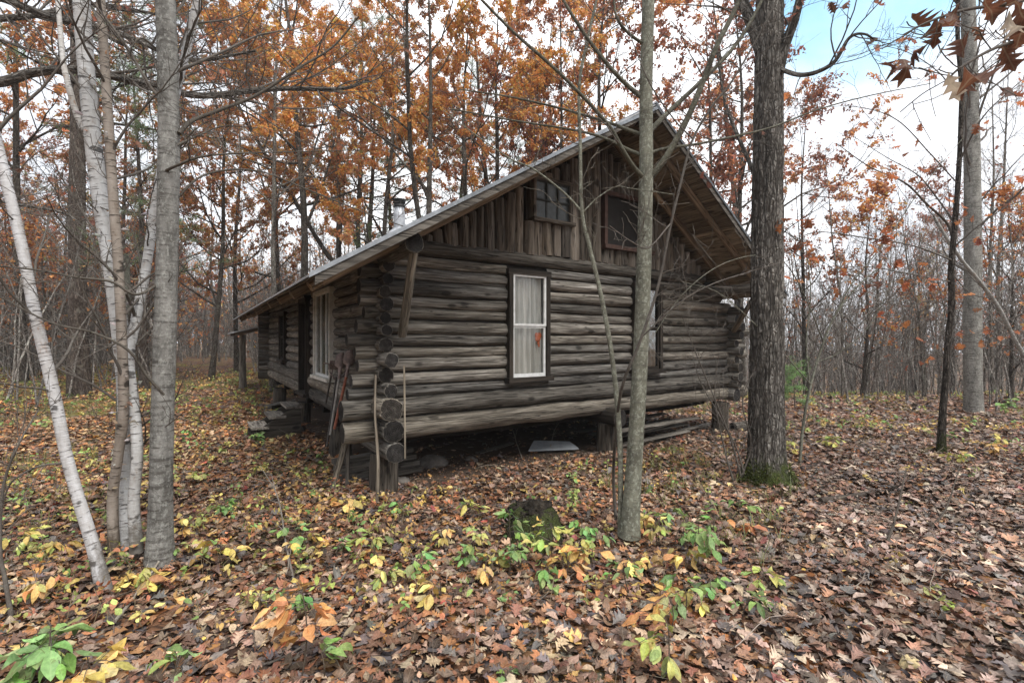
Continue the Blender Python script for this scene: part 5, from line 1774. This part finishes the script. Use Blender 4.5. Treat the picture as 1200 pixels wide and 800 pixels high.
# oak outside the picture on the left: its long dark limb crosses the top of the picture
xo, yo = pt(-150, 7.6)
BC = np.array([xo, yo, gz(xo, yo)])
lo_ = near_tree('oak_tree', BC, 'dark mossy oak limb reaching in from the left across the birches', 'oak')
Pt = np.stack([np.full(24, xo), np.full(24, yo), np.linspace(BC[2] - .15, 11, 24)], -1)
stem(lo_, BC, Pt, .36, .22, 'oak_bark', k=24, seed=24, amp=.1)
for i, (pts, r0, r1) in enumerate([
    ([(-150, 130, 7.6), (-60, 95, 7.4), (0, 96, 7.2), (40, 85, 7.2), (90, 82, 7.1), (160, 96, 7.1), (230, 112, 7.0), (290, 107, 7.0), (335, 104, 7.0), (400, 104, 7.0), (432, 94, 7.0)], .085, .018),
    ([(-150, 20, 7.6), (-40, -10, 7.3), (60, 20, 7.2), (140, 40, 7.0), (220, 70, 6.9), (300, 60, 6.8)], .07, .015),
    ([(-150, 60, 7.6), (-60, 30, 8.2), (40, 18, 8.6), (110, 5, 8.9), (200, 20, 9.2)], .08, .015),
    ([(-150, 250, 7.6), (-60, 225, 7.2), (10, 238, 6.8), (70, 248, 6.6), (95, 262, 6.5)], .035, .008),
]):
    ob, P_, r_ = stem(lo_, BC, pts, r0, r1, 'oak_bark', 'branch', 12, seed=25 + i, amp=.14)
    twigs(lo_, BC, P_, r_, 250 + i, n1=34, len1=1.9, n2=7, f0=.25, leaf=(60, .11, RUST, 'oak'))

# oak sapling outside the right edge: a spray of big dry leaves hangs in at the top right
xo, yo = pt(1420, 2.3)
BD = np.array([xo, yo, gz(xo, yo)])
ro = near_tree('young_oak', BD, 'spray of big brown oak leaves hanging in at the upper right corner', 'oak')
Pt = np.stack([np.full(16, xo) + .05 * np.sin(np.linspace(0, 5, 16)), np.full(16, yo), np.linspace(BD[2] - .1, 4.6, 16)], -1)
stem(ro, BD, Pt, .05, .02, 'twig_bark', k=12, seed=33)
lr = np.random.default_rng(77)
LP = [(1082, 52, 'a', 1.0), (1128, 55, 'a', .95), (1033, 82, 'b', .6), (1058, 75, 'a', .8), (1085, 60, 'b', .8), (1120, 20, 'a', .9), (1110, 95, 'c', .9), (1125, 112, 'a', 1.1), (1150, 92, 'a', 1.0),
      (1165, 15, 'a', 1.1), (1188, 12, 'a', 1.1), (1175, 65, 'a', .8), (1180, 30, 'c', .9), (1200, 45, 'a', 1.0), (1152, 5, 'a', .9), (1190, 60, 'a', .8), (1104, 38, 'a', .7), (1066, 28, 'a', .7),
      (1140, 40, 'a', .6), (1210, 20, 'a', 1.0), (1172, 110, 'b', .8)]
lm = MB()
lp, lsz, lc, lyaw, lpit, lrol = [], [], [], [], [], []
for (px, py, kd, sz) in LP:
    lp.append(at(px, py - 10, 1.95 + lr.uniform(-.15, .2)))
    lsz.append(.135 * sz)
    lc.append({'a': srgb(104, 68, 52), 'b': srgb(86, 54, 44), 'c': srgb(170, 154, 136)}[kd])
    lyaw.append(lr.uniform(0, 6.28)), lpit.append(lr.normal(-.9, .35)), lrol.append(lr.normal(0, .5))
leaves(lm, 'oak', np.array(lp), np.array(lsz), rot_from(np.array(lyaw), np.array(lpit), np.array(lrol)), np.array(lc), 1.5, 0, lr, k=.85)
lm.build('leaves', M['crown'], ro, BD)
for i, pts in enumerate([[(1420, 60, 2.3), (1330, 10, 2.2), (1240, -5, 2.1), (1180, 5, 2.0), (1130, 12, 1.97), (1090, 25, 1.95), (1060, 40, 1.95)],
                         [(1420, 0, 2.3), (1320, 30, 2.2), (1230, 40, 2.1), (1170, 55, 2.0), (1125, 80, 1.95), (1110, 95, 1.95)]]):
    ob, P_, r_ = stem(ro, BD, pts, .012, .003, 'twig_bark', 'branch', 8, seed=34 + i)
    twigs(ro, BD, P_, r_, 340 + i, n1=10, len1=.2, n2=1, f0=.4)

# thin dark stem on the far left edge
BE = floor_at(14, 726)
sap = near_tree('dark_sapling', BE, 'thin dark stem at the left picture edge near the green seedlings', 'sapling')
ob, P, rad = stem(sap, BE, [(14, 726, BE[1]), (6, 680, BE[1]), (0, 640, BE[1]), (4, 570, BE[1]), (22, 520, BE[1]), (45, 480, BE[1] + .1)], .014, .004, 'twig_bark', k=8, seed=36, foot=True)
twigs(sap, BE, P, rad, 361, n1=10, len1=.45, n2=3)

# ------------------------------------------------------------------ far woods: one mass
fw = np.random.default_rng(15)
mb = MB()
nT = 1250
az = fw.uniform(-1.05, 1.05, nT)
dd = np.sqrt(fw.uniform(34 ** 2, 95 ** 2, nT))
az[700:900] = fw.uniform(1.25, 5.03, 200)  # unseen trees behind the camera, added close to cut frontal light
dd[700:900] = np.sqrt(fw.uniform(9 ** 2, 42 ** 2, 200))
az[900:] = fw.uniform(-.95, -.2, 350)
dd[900:] = np.sqrt(fw.uniform(44 ** 2, 80 ** 2, 350))
bx, by = dd * np.sin(az), dd * np.cos(az)
bz = ground_h(bx, by)
H_ = np.where(np.arange(nT) >= 900, fw.uniform(4, 12, nT), fw.uniform(9, 17, nT)) * np.where((az > .3) & (az < 1.1), .85, 1.0)
st = np.stack([bx, by, bz - .2], -1)
Pt = grow(fw, st, np.c_[fw.normal(0, .06, (nT, 2)), np.ones(nT)], H_, 7, .06, .05)
r_t = fw.uniform(.04, .13, nT)[:, None] * (1 - .9 * np.linspace(0, 1, 7))
fc = np.array([.99, 1.0, 1.03]) * fw.uniform(2.2, 4.2, (nT, 1))  # bark colour paled and blued in place of thicker haze
tubes(mb, Pt, r_t, 5, fc, 0)
st, dr, rp, ff, par = sprout(fw, Pt, r_t, 12, .1, .98, .85, .2)
L1 = grow(fw, st, dr, np.repeat(H_, 12) * .24 * (1.1 - ff * .7), 5, .1, .12)
R1 = np.maximum(rp * .4, .012)[:, None] * (1 - .7 * np.linspace(0, 1, 5))
tubes(mb, L1, R1, 3, np.repeat(fc, 12, 0), 0)
st, dr, rp, ff, par2 = sprout(fw, L1, R1, 5, .2, 1, .7, .2)
L2 = grow(fw, st, dr, fw.uniform(.6, 1.8, len(st)), 3, .12, .08)
tubes(mb, L2, np.full((len(st), 3), .011), 3, np.repeat(fc, 60, 0), 0)
nl = 52000
leafy = fw.random(nT) < .45
leafy[700:900] = True
leafy[900:] = fw.random(350) < .6
tl = np.where(leafy[np.repeat(np.arange(nT), 60)])[0]
ti = tl[fw.integers(0, len(tl), nl)]
azl = az[ti // 60]
keep = fw.random(nl) < np.where((azl > .25) & (azl < 1.1), .12, 1.0)
ti = ti[keep]
nl = len(ti)
leaves(mb, 'lance', L2[ti, 1] + fw.normal(0, .2, (nl, 3)), fw.uniform(.2, .4, nl), rot_from(fw.uniform(0, 6.28, nl), fw.normal(-.4, .6, nl), fw.normal(0, .7, nl)), pick(fw, ORANGE + RUST, nl), 1, 1, fw, k=1.6)
tag(mb.build('distant_woods', [M['far_bark'], M['crown']]), 'distant bare woods closing the view all round the clearing', 'woods', kind='stuff')

# thicket of thin stems under the trees
mb = MB()
nT = 2900
az = fw.uniform(-1.0, 1.0, nT)
az[1000:1900] = np.where(fw.random(900) < .5, fw.uniform(.3, .95, 900), fw.uniform(-.9, -.3, 900))
az[2400:] = fw.uniform(.25, 1.0, 500)
az[1900:] = fw.uniform(-.95, -.25, 1000)
dd = np.sqrt(fw.uniform(17 ** 2, 46 ** 2, nT))
dd[1900:] = np.sqrt(fw.uniform(27 ** 2, 55 ** 2, 1000))
bx, by = dd * np.sin(az), dd * np.cos(az)
a_, b_ = to_cab(bx, by)
path_clear = (np.abs((bx / np.maximum(by, 1)) + .63) < .085) & (dd < 44)
ok = ~((a_ > -2.5) & (a_ < 9) & (b_ > -2) & (b_ < 15)) & ~path_clear
bx, by = bx[ok], by[ok]
nT = len(bx)
st = np.stack([bx, by, ground_h(bx, by) - .05], -1)
H_ = fw.uniform(2, 8, nT)
Pt = grow(fw, st, np.c_[fw.normal(0, .16, (nT, 2)), np.ones(nT)], H_, 7, .06, .03)
r_t = fw.uniform(.013, .042, nT)[:, None] * (1 - .8 * np.linspace(0, 1, 7))
fc = np.array([.99, 1.0, 1.03]) * fw.uniform(2.0, 4.4, (nT, 1))  # stem colour paled and blued to look hazy
tubes(mb, Pt, r_t, 4, fc, 0)
st, dr, rp, ff, _ = sprout(fw, Pt, r_t, 8, .25, .98, .75, .25)
L1 = grow(fw, st, dr, fw.uniform(.4, 1.6, len(st)), 5, .1, .06)
tubes(mb, L1, np.array([.009, .008, .007, .006, .004])[None] * np.ones((len(st), 1)), 3, np.repeat(fc, 8, 0), 0)
st, dr, rp, ff, _ = sprout(fw, L1, np.full((len(L1), 5), .006), 2, .3, 1, .6, .2)
L2 = grow(fw, st, dr, fw.uniform(.2, .6, len(st)), 3, .1, .05)
tubes(mb, L2, np.full((len(st), 3), .004), 3, np.repeat(fc, 16, 0), 0)
nl = 11000
ti = fw.integers(0, len(L2), nl)
ti = ti[(bx[ti // 16] < 0) | (fw.random(nl) < .12)]
nl = len(ti)
leaves(mb, 'lobe4', L2[ti, 1] + fw.normal(0, .05, (nl, 3)), fw.uniform(.08, .15, nl), rot_from(fw.uniform(0, 6.28, nl), fw.normal(-.4, .6, nl), fw.normal(0, .7, nl)), pick(fw, ORANGE + RUST, nl), 1, 1, fw)
tag(mb.build('undergrowth', [M['far_bark'], M['crown']]), 'tangled thicket of thin bare stems under the far trees', 'undergrowth', kind='stuff')

# ------------------------------------------------------------------ fallen leaves
LIT = [(5, srgb(130, 92, 66)), (5, srgb(104, 76, 58)), (5, srgb(156, 130, 110)), (2.2, srgb(112, 103, 100)), (3, srgb(160, 104, 62)), (3.2, srgb(74, 57, 46)),
       (3, srgb(184, 156, 124)), (2.6, srgb(146, 96, 70)), (.6, srgb(204, 164, 84)), (.16, srgb(148, 64, 54)), (1.4, srgb(174, 112, 62)), (1.2, srgb(84, 77, 76))]
lr = np.random.default_rng(44)
mb = MB()


def litter(n, d0, d1, kinds, s0, s1, tilt, lim=1.5, zmax=.035):
    d = np.sqrt(lr.uniform(d0 * d0, d1 * d1, n))
    xr = lr.uniform(-lim, lim, n)
    x, y = xr * d, d
    a, b = to_cab(x, y)
    h = .35 * vnoise(np.stack([x, y, x * 0], -1) * 1.5)
    inside = (a > .0 + h * .3) & (a < 6.9) & (b > -.05 + 1.2 * h) & (b < 10.4)
    hole = inside & (lr.random(n) > np.where(a > 5.2, .55, .07))
    # thinner cover over the mossy ground on the left
    gr = ((fbm(np.stack([x, y, x * 0], -1) * .45, 3) > .15) & (xr < -.30) & (d > 5.0)) | ((np.abs(xr + .63) < .10) & (d > 13))
    ok = ~hole & ~(gr & (lr.random(n) < .55))
    x, y = x[ok], y[ok]
    n = len(x)
    z = ground_h(x, y) + lr.uniform(.004, zmax, n)
    drift = vnoise(np.stack([x, y, x * 0], -1) * 1.3 + 3)
    z = z + .03 * np.maximum(drift, 0)
    ks = lr.choice(len(kinds), n, p=[k_[1] for k_ in kinds])
    red = pick(lr, LIT, n, .22)
    red = red * np.exp(.28 * vnoise(np.stack([x, y, x * 0], -1) * .9) + .2 * vnoise(np.stack([x, y, x * 0], -1) * 3.1))[:, None]
    leftw = sstep(-x / y, .1, .5) * sstep(y, 4.5, 9)
    grey = red.mean(axis=1, keepdims=True) * np.array([1.06, .98, .95])
    rightw = (.10 + .30 * sstep(x / y, .1, .8))[:, None]          # greyer towards the right side
    rightw = np.maximum(rightw, .14)
    red = red * (1 - rightw) + grey * rightw * 1.06
    red = red * (1 + leftw[:, None] * np.array([.42, .34, .05]))
    for i, (kd, _) in enumerate(kinds):
        w_ = np.where(ks == i)[0]
        m_ = len(w_)
        leaves(mb, kd, np.stack([x, y, z], -1)[w_], lr.uniform(s0, s1, m_), rot_from(lr.uniform(0, 6.28, m_), lr.normal(0, tilt, m_), lr.normal(0, tilt, m_)), red[w_], .9, 0, lr)


litter(33000, 1.4, 6.2, [('oak', .5), ('maple', .18), ('ovate', .32)], .045, .115, .20)
litter(32000, 6.2, 11, [('oak', .3), ('lobe4', .4), ('lance', .3)], .055, .12, .24)
litter(39000, 11, 22, [('lobe4', .5), ('lance', .5)], .075, .15, .3, zmax=.05)
# crumbs of broken leaf, and small twigs lying in it
n = 26000
d = np.sqrt(lr.uniform(1.6 ** 2, 7.5 ** 2, n))
x, y = lr.uniform(-1.25, 1.25, n) * d, d
leaves(mb, 'lance', np.stack([x, y, ground_h(x, y) + lr.uniform(.005, .045, n)], -1), lr.uniform(.012, .04, n), rot_from(lr.uniform(0, 6.28, n), lr.normal(0, .35, n), lr.normal(0, .35, n)),
       pick(lr, LIT, n, .3) * .9, .8, 0, lr, k=1.6)
n = 1500
d = np.sqrt(lr.uniform(1.8 ** 2, 11 ** 2, n))
x, y = lr.uniform(-1.25, 1.25, n) * d, d
Ptw = grow(lr, np.stack([x, y, ground_h(x, y) + lr.uniform(.015, .05, n)], -1), np.c_[lr.normal(0, 1, (n, 2)), lr.normal(.03, .06, n)], lr.uniform(.08, .5, n), 6, .14, -.015)
tubes(mb, Ptw, lr.uniform(.0018, .005, n)[:, None] * np.linspace(1, .5, 6), 4, pick(lr, [(3, srgb(84, 72, 64)), (2, srgb(126, 116, 108)), (1, srgb(60, 48, 42))], n))
tag(mb.build('leaf_litter', M['litter']), 'brown fallen oak and maple leaves covering the forest floor', 'leaf litter', kind='stuff')

# small green and yellow ground plants too many to count
mb = MB()
pal = [(3, srgb(164, 174, 100)), (3, srgb(206, 184, 108)), (2.6, srgb(132, 164, 94)), (2, srgb(194, 156, 98)), (1, srgb(174, 114, 82))]
for (n, d0, d1, wmin, size) in ((3400, 2.9, 7, .21, .052), (7500, 7, 24, .6, .075)):
    d = np.sqrt(lr.uniform(d0 ** 2, d1 ** 2, n))
    xr = lr.uniform(-1.2, 1.2, n)
    x, y = xr * d, d
    a, b = to_cab(x, y)
    p3 = np.stack([x, y, x * 0], -1)
    dens = fbm(p3 * .5 + 5, 3) + .5 * fbm(p3 * 1.7 + 2, 2)
    want = wmin * np.where(xr < -.2, 1.5, 1.0) * np.where((xr > .35) & (d < 7.5), .25, 1.0)
    ok = ~((a > -.3) & (a < 7.6) & (b > -.5) & (b < 11)) & (lr.random(n) < want * np.clip(.6 + dens, .05, 1.6))
    x, y = x[ok], y[ok]
    n = len(x)
    q = 7
    hgt = lr.uniform(.04, .24, n)
    cen = np.stack([x, y, ground_h(x, y)], -1)
    stp = np.stack([cen, cen + np.c_[lr.normal(0, .015, (n, 2)), hgt * .6], cen + np.c_[lr.normal(0, .03, (n, 2)), hgt]], 1)
    tubes(mb, stp, np.full((n, 3), .0028), 3, (.30, .22, .14))
    f = lr.uniform(.45, 1, n * q)[:, None]
    px_ = np.repeat(cen, q, 0) * (1 - f) + np.repeat(stp[:, 2], q, 0) * f + np.c_[lr.normal(0, .035, (n * q, 2)), np.zeros(n * q)]
    pc = np.clip(np.repeat(pick(lr, pal, n), q, 0) * np.exp(lr.normal(0, .18, (n * q, 1))), 0, 1)
    leaves(mb, 'ovate', px_, lr.uniform(.6, 1.3, n * q) * size, rot_from(lr.uniform(0, 6.28, n * q), lr.normal(-.35, .4, n * q), lr.normal(0, .45, n * q)), pc, .8, 0, lr)
# grass tufts
n = 3600
d = np.sqrt(lr.uniform(3.5 ** 2, 22 ** 2, n))
xr = lr.uniform(-1.2, .6, n)
x, y = xr * d, d
a, b = to_cab(x, y)
ok = ~((a > -.3) & (a < 7.6) & (b > -.7) & (b < 11)) & (fbm(np.stack([x, y, x * 0], -1) * .45, 3) > .12)
x, y = x[ok], y[ok]
q = 14
n = len(x)
pp = np.repeat(np.stack([x, y, ground_h(x, y)], -1), q, 0) + np.c_[lr.normal(0, .035, (n * q, 2)), np.zeros(n * q)]
leaves(mb, 'needle', pp, lr.uniform(.08, .2, n * q), rot_from(lr.uniform(0, 6.28, n * q), lr.normal(.95, .35, n * q), lr.normal(0, .3, n * q)), pick(lr, [(2, srgb(120, 124, 62)), (1, srgb(150, 140, 84)), (1, srgb(92, 108, 54))], n * q), .5, 0, lr, k=1.2)
tag(mb.build('ground_cover', M['plant']), 'low yellow and green seedlings and grass scattered over the leaves', 'ground plants', kind='stuff')

# ------------------------------------------------------------------ single seedlings
GR = [(3, srgb(134, 166, 98)), (2, srgb(150, 178, 112)), (1, srgb(118, 148, 92))]
YG = [(2, srgb(182, 184, 108)), (2, srgb(202, 192, 118)), (1, srgb(158, 172, 104))]
YE = [(3, srgb(212, 184, 112)), (2, srgb(220, 196, 128)), (1, srgb(202, 164, 100))]
OR = [(3, srgb(214, 164, 108)), (2, srgb(204, 146, 96)), (1, srgb(220, 184, 122))]


def seedling(px, py, h, nleaf, size, pal, label, seed, spread=1.0, group='seedlings in the fallen leaves'):
    r = np.random.default_rng(seed)
    size *= 1.12
    nleaf += 1
    h *= r.uniform(1.15, 1.8)
    b = floor_at(px, py)
    o = empty('seedling', b, label, 'seedling', group)
    m_ = MB()
    top = np.array([r.normal(0, .03), r.normal(0, .03), h])
    P = catmull([(0, 0, -.03), top * .5 + (r.normal(0, .015), r.normal(0, .015), 0), top], 5)
    tubes(m_, P, np.linspace(.0048, .003, len(P)), 5, (.8, .7, .6))
    pos, yaw, pit, rol, sz = [], [], [], [], []
    for k in range(nleaf):
        a_ = r.uniform(0, 6.28)
        e = top * r.uniform(.45, 1.0)
        L = size * r.uniform(.6, 1.5) * spread
        mid = e + np.array([math.cos(a_) * L * .5, math.sin(a_) * L * .5, .02])
        end = e + np.array([math.cos(a_) * L, math.sin(a_) * L, r.uniform(-.02, .03)])
        tubes(m_, catmull([e, mid, end], 4), np.full(9, .0018), 4)
        nlf = int(r.integers(3, 6))
        for q in range(nlf):
            f = 1.0 if q == 0 else r.uniform(.35, .9)
            pos.append(e + (end - e) * f)
            da = 0 if q == 0 else (1.0 if q % 2 else -1.0) * r.uniform(.6, 1.1)
            yaw.append(a_ - math.pi / 2 + da)
            pit.append(r.normal(-.5, .35))
            rol.append(r.normal(0, .3))
            sz.append(size * r.uniform(.65, 1.15))
    m_.build('stem', M['twig_bark'], o)
    lf = MB()
    leaves(lf, 'ovate', np.array(pos), np.array(sz), rot_from(np.array(yaw), np.array(pit), np.array(rol)), pick(r, pal, len(pos), .2) * np.exp(r.normal(0, .1, (len(pos), 3))), .9, 0, r, k=r.uniform(.75, 1.15))
    lf.build('leaves', M['plant'], o)
    return o


SEED = [
    (352, 800, .32, 8, .10, OR, 'tall seedling with big orange yellow leaves at the bottom left of centre'),
    (380, 792, .10, 2, .09, GR, 'small green seedling at the foot of the big orange seedling'),
    (62, 808, .22, 9, .115, GR, 'broad green leaved seedling filling the bottom left corner'),
    (112, 806, .15, 5, .10, YE, 'yellow seedling in front of the bottom left green one'),
    (22, 800, .18, 4, .10, GR, 'green seedling at the extreme left of the bottom edge'),
    (168, 690, .16, 3, .11, YE, 'yellow leaved seedling at the foot of the smooth grey trunk'),
    (150, 678, .12, 2, .08, GR, 'small green seedling between birch clump and grey trunk'),
    (405, 600, .12, 4, .10, YE, 'yellow seedling before the corner pier of the cabin'),
    (408, 612, .06, 2, .07, GR, 'tiny green seedling below the yellow one at the corner pier'),
    (432, 640, .12, 4, .10, YG, 'pale yellow green seedling below the corner pier'),
    (488, 680, .16, 4, .08, GR, 'bright green seedling right of the yellow green one'),
    (515, 706, .13, 3, .09, YE, 'yellow seedling left of the stump by a red leaf'),
    (452, 690, .11, 4, .08, YG, 'small yellowing seedling left of the bright green one'),
    (553, 612, .15, 4, .09, YG, 'yellow green seedling behind and left of the stump'),
    (600, 648, .24, 5, .10, GR, 'tall green seedling in front of the stump'),
    (575, 676, .12, 3, .10, YE, 'yellow seedling at lower left of the stump'),
    (594, 676, .15, 6, .06, GR, 'fine leaved green plant under the tall green seedling'),
    (648, 662, .20, 6, .09, YG, 'yellow green seedling at lower right of the stump'),
    (662, 678, .12, 3, .10, OR, 'orange leaved seedling below the stump right side'),
    (640, 684, .12, 4, .08, GR, 'low green seedling among orange leaves below the stump'),
    (695, 668, .12, 3, .10, OR, 'orange seedling left of the young maple foot'),
    (706, 642, .08, 2, .08, GR, 'small green seedling touching the left of the maple foot'),
    (739, 668, .12, 2, .11, YE, 'yellow leaf pair just below the young maple foot'),
    (757, 622, .12, 3, .09, YE, 'yellow seedling at the right of the maple foot'),
    (785, 628, .16, 4, .09, GR, 'green seedling right of the maple foot'),
    (818, 664, .20, 5, .10, GR, 'large green seedling midway between maple and oak'),
    (803, 672, .14, 4, .10, YE, 'hanging yellow seedling left of the large green one'),
    (826, 690, .08, 3, .08, GR, 'little green seedling below the large green one'),
    (800, 722, .14, 4, .09, GR, 'dark green seedling in the lower right of centre'),
    (784, 742, .12, 3, .11, OR, 'orange leaf pair below the dark green seedling'),
    (822, 716, .09, 3, .08, YG, 'yellow green seedling right of the dark green one'),
    (783, 790, .14, 4, .10, YG, 'yellow and green seedling at the bottom edge centre right'),
    (868, 720, .08, 3, .08, GR, 'small dark green seedling alone in brown leaves'),
    (905, 692, .08, 3, .09, YG, 'lone pale green seedling in the right foreground'),
    (868, 605, .10, 3, .08, GR, 'small green seedling left of the oak foot'),
    (872, 632, .08, 2, .10, OR, 'orange leaf seedling below the oak foot'),
    (262, 606, .12, 7, .08, GR, 'fern like green seedling right of the grey trunk'),
    (236, 566, .12, 4, .08, YG, 'yellow green seedling farther behind the fern like one'),
    (350, 640, .13, 4, .09, GR, 'green seedling midway between grey trunk and corner pier'),
    (362, 650, .10, 3, .09, YE, 'yellow seedling beside the midway green one'),
    (300, 520, .12, 5, .09, GR, 'green seedling before the wooden steps'),
    (258, 664, .12, 3, .10, YE, 'yellow seedling right of the grey trunk foot'),
    (34, 648, .14, 5, .10, YG, 'yellow green seedling near the left edge behind the leaning birch'),
    (70, 650, .12, 4, .09, YE, 'yellow seedling left of the leaning birch foot'),
    (62, 700, .12, 4, .09, YE, 'yellow seedling below left of the leaning birch foot'),
    (930, 535, .14, 6, .09, YG, 'yellowing low seedling right behind the oak foot'),
    (975, 525, .16, 7, .10, YG, 'leafy yellow green plant in the open right of the oak'),
    (1120, 545, .12, 5, .09, YG, 'yellow green plant at the foot of the thin dark oak'),
    (1165, 535, .12, 5, .09, YE, 'yellow plant right of the thin dark oak foot'),
    (1180, 490, .35, 7, .11, GR, 'leafy green shoot at the right picture edge'),
    (205, 800, .08, 3, .09, GR, 'dark green low seedling at the bottom edge left'),
    (335, 716, .10, 4, .09, GR, 'dark green seedling above the big orange seedling'),
    (598, 800, .05, 3, .05, GR, 'tiny green sprouts at the bottom edge centre'),
    (300, 560, .09, 4, .08, YG, 'pale seedling on the path side below the steps'),
    (470, 612, 0.14, 3, 0.07, GR, 'green seedling left of the yellow green one behind the stump'),
    (520, 640, 0.12, 3, 0.07, YE, 'small yellow seedling midway between corner pier and stump'),
    (545, 668, 0.14, 4, 0.07, GR, 'green seedling lower left of the stump beside a yellow one'),
    (612, 668, 0.16, 4, 0.08, GR, 'bright green seedling directly below the stump'),
    (680, 630, 0.16, 4, 0.08, GR, 'upright green seedling between stump and young maple'),
    (672, 655, 0.14, 4, 0.08, YG, 'yellow green seedling between stump and young maple'),
    (770, 645, 0.16, 4, 0.08, YG, 'yellow green seedling under the maple sapling right side'),
    (840, 640, 0.18, 4, 0.08, GR, 'green seedling right of the large green one'),
    (795, 650, 0.16, 4, 0.08, GR, 'green seedling left of the hanging yellow one'),
    (440, 660, 0.12, 3, 0.07, YE, 'yellow seedling by the standing grey dead branch'),
    (395, 655, 0.12, 3, 0.07, GR, 'green seedling right of the standing grey dead branch'),
    (740, 700, 0.12, 3, 0.07, GR, 'green seedling well below the young maple foot'),
    (560, 640, 0.13, 4, 0.07, YG, 'pale seedling at the left side of the stump'),
    (210, 640, 0.14, 3, 0.07, YE, 'yellow seedling just right of the smooth grey trunk'),
]
for i, (px, py, h, nl, sz, pal, lab) in enumerate(SEED):
    seedling(px, py, h, nl, sz, pal, lab, 1000 + i)

# ------------------------------------------------------------------ fallen sticks
def stick(pts, r0, r1, label, col=(1, 1, 1), nt=4, seed=1, mat='twig_bark'):
    P = []
    for p in pts:
        if len(p) == 2:
            q = floor_at(*p)
            q[2] += .035
        else:
            q = floor_at(p[0], p[1])
            q[2] += p[2]
        P.append(q)
    P = catmull(P, 8)
    m_ = MB()
    rad = np.linspace(r0, r1, len(P))
    tubes(m_, P, rad, 8, col, 0, rough_disp(seed, .12), cap=0, seed=seed)
    if nt:
        r = np.random.default_rng(seed)
        st, dr, rp, ff, _ = sprout(r, P[None], rad[None], nt, .2, .9, .8, .2)
        dr[:, 2] = np.abs(dr[:, 2]) * .5
        L1 = grow(r, st, dr, r.uniform(.1, .35, nt), 6, .12, 0)
        tubes(m_, L1, np.linspace(r0 * .5, r1 * .6, 6)[None] * np.ones((nt, 1)), 5, col, 0)
    return mesh_thing('fallen_branch', m_, M[mat], P[0], label, 'branch')


stick([(135, 734), (165, 695), (198, 657, .12)], .011, .006, 'pale dead stick lying against the smooth grey trunk foot', (2.6, 2.6, 2.5), 1, 3)
stick([(962, 590), (1010, 583), (1040, 580), (1075, 584), (1108, 590)], .03, .014, 'dark fallen branch on the leaves before the thin oak', (.5, .45, .42), 5, 4)
stick([(1040, 640), (1050, 618, .12), (1062, 585, .35)], .014, .006, 'dark dead twig sticking up from the right foreground leaves', (.6, .55, .5), 3, 5)
stick([(1092, 622), (1110, 604, .1), (1125, 575, .3)], .012, .005, 'thin dark twig slanting up right of the fallen branch', (.6, .55, .5), 3, 6)
stick([(345, 690), (335, 650, .1), (325, 610, .25), (305, 588, .4)], .010, .004, 'grey dead branch standing in leaves left of centre', (1.6, 1.6, 1.6), 6, 7)
stick([(300, 790), (345, 770), (395, 735)], .008, .004, 'thin grey stick lying behind the big orange seedling', (1.2, 1.2, 1.2), 2, 8)
stick([(612, 540), (606, 528, .1), (595, 515, .3), (560, 505, .4)], .009, .003, 'pale branched twig lying before the dark crawl space', (2.6, 2.5, 2.3), 6, 9)
stick([(645, 530, .1), (652, 512, .2), (668, 503, .35)], .008, .003, 'pale forked twig lying on the blue grey panel', (2.6, 2.5, 2.3), 4, 10)
stick([(1093, 462, .5), (1130, 452, .6), (1165, 437, .8), (1210, 420, 1.1)], .04, .02, 'pale fallen limb propped across the right edge', (1.6, 1.6, 1.5), 4, 11, 'maple_bark')
stick([(30, 760), (80, 735), (135, 705), (190, 690)], .008, .004, 'dark thin twig lying below the birches', (.6, .55, .5), 4, 12)

# ------------------------------------------------------------------ damp air
hz = MB()
box(hz, (-270, -270, -7), (270, 270, 27))
m = bpy.data.materials.new('damp_air')
m.use_nodes = True
t = NT(m.node_tree)
t.l.new(t('ShaderNodeVolumePrincipled', {'Color': (.86, .89, .93), 'Density': 0.0009}).outputs[0], t('ShaderNodeOutputMaterial').inputs['Volume'])
tag(hz.build('haze', m), 'thin pale haze between the trees', 'haze', kind='stuff')
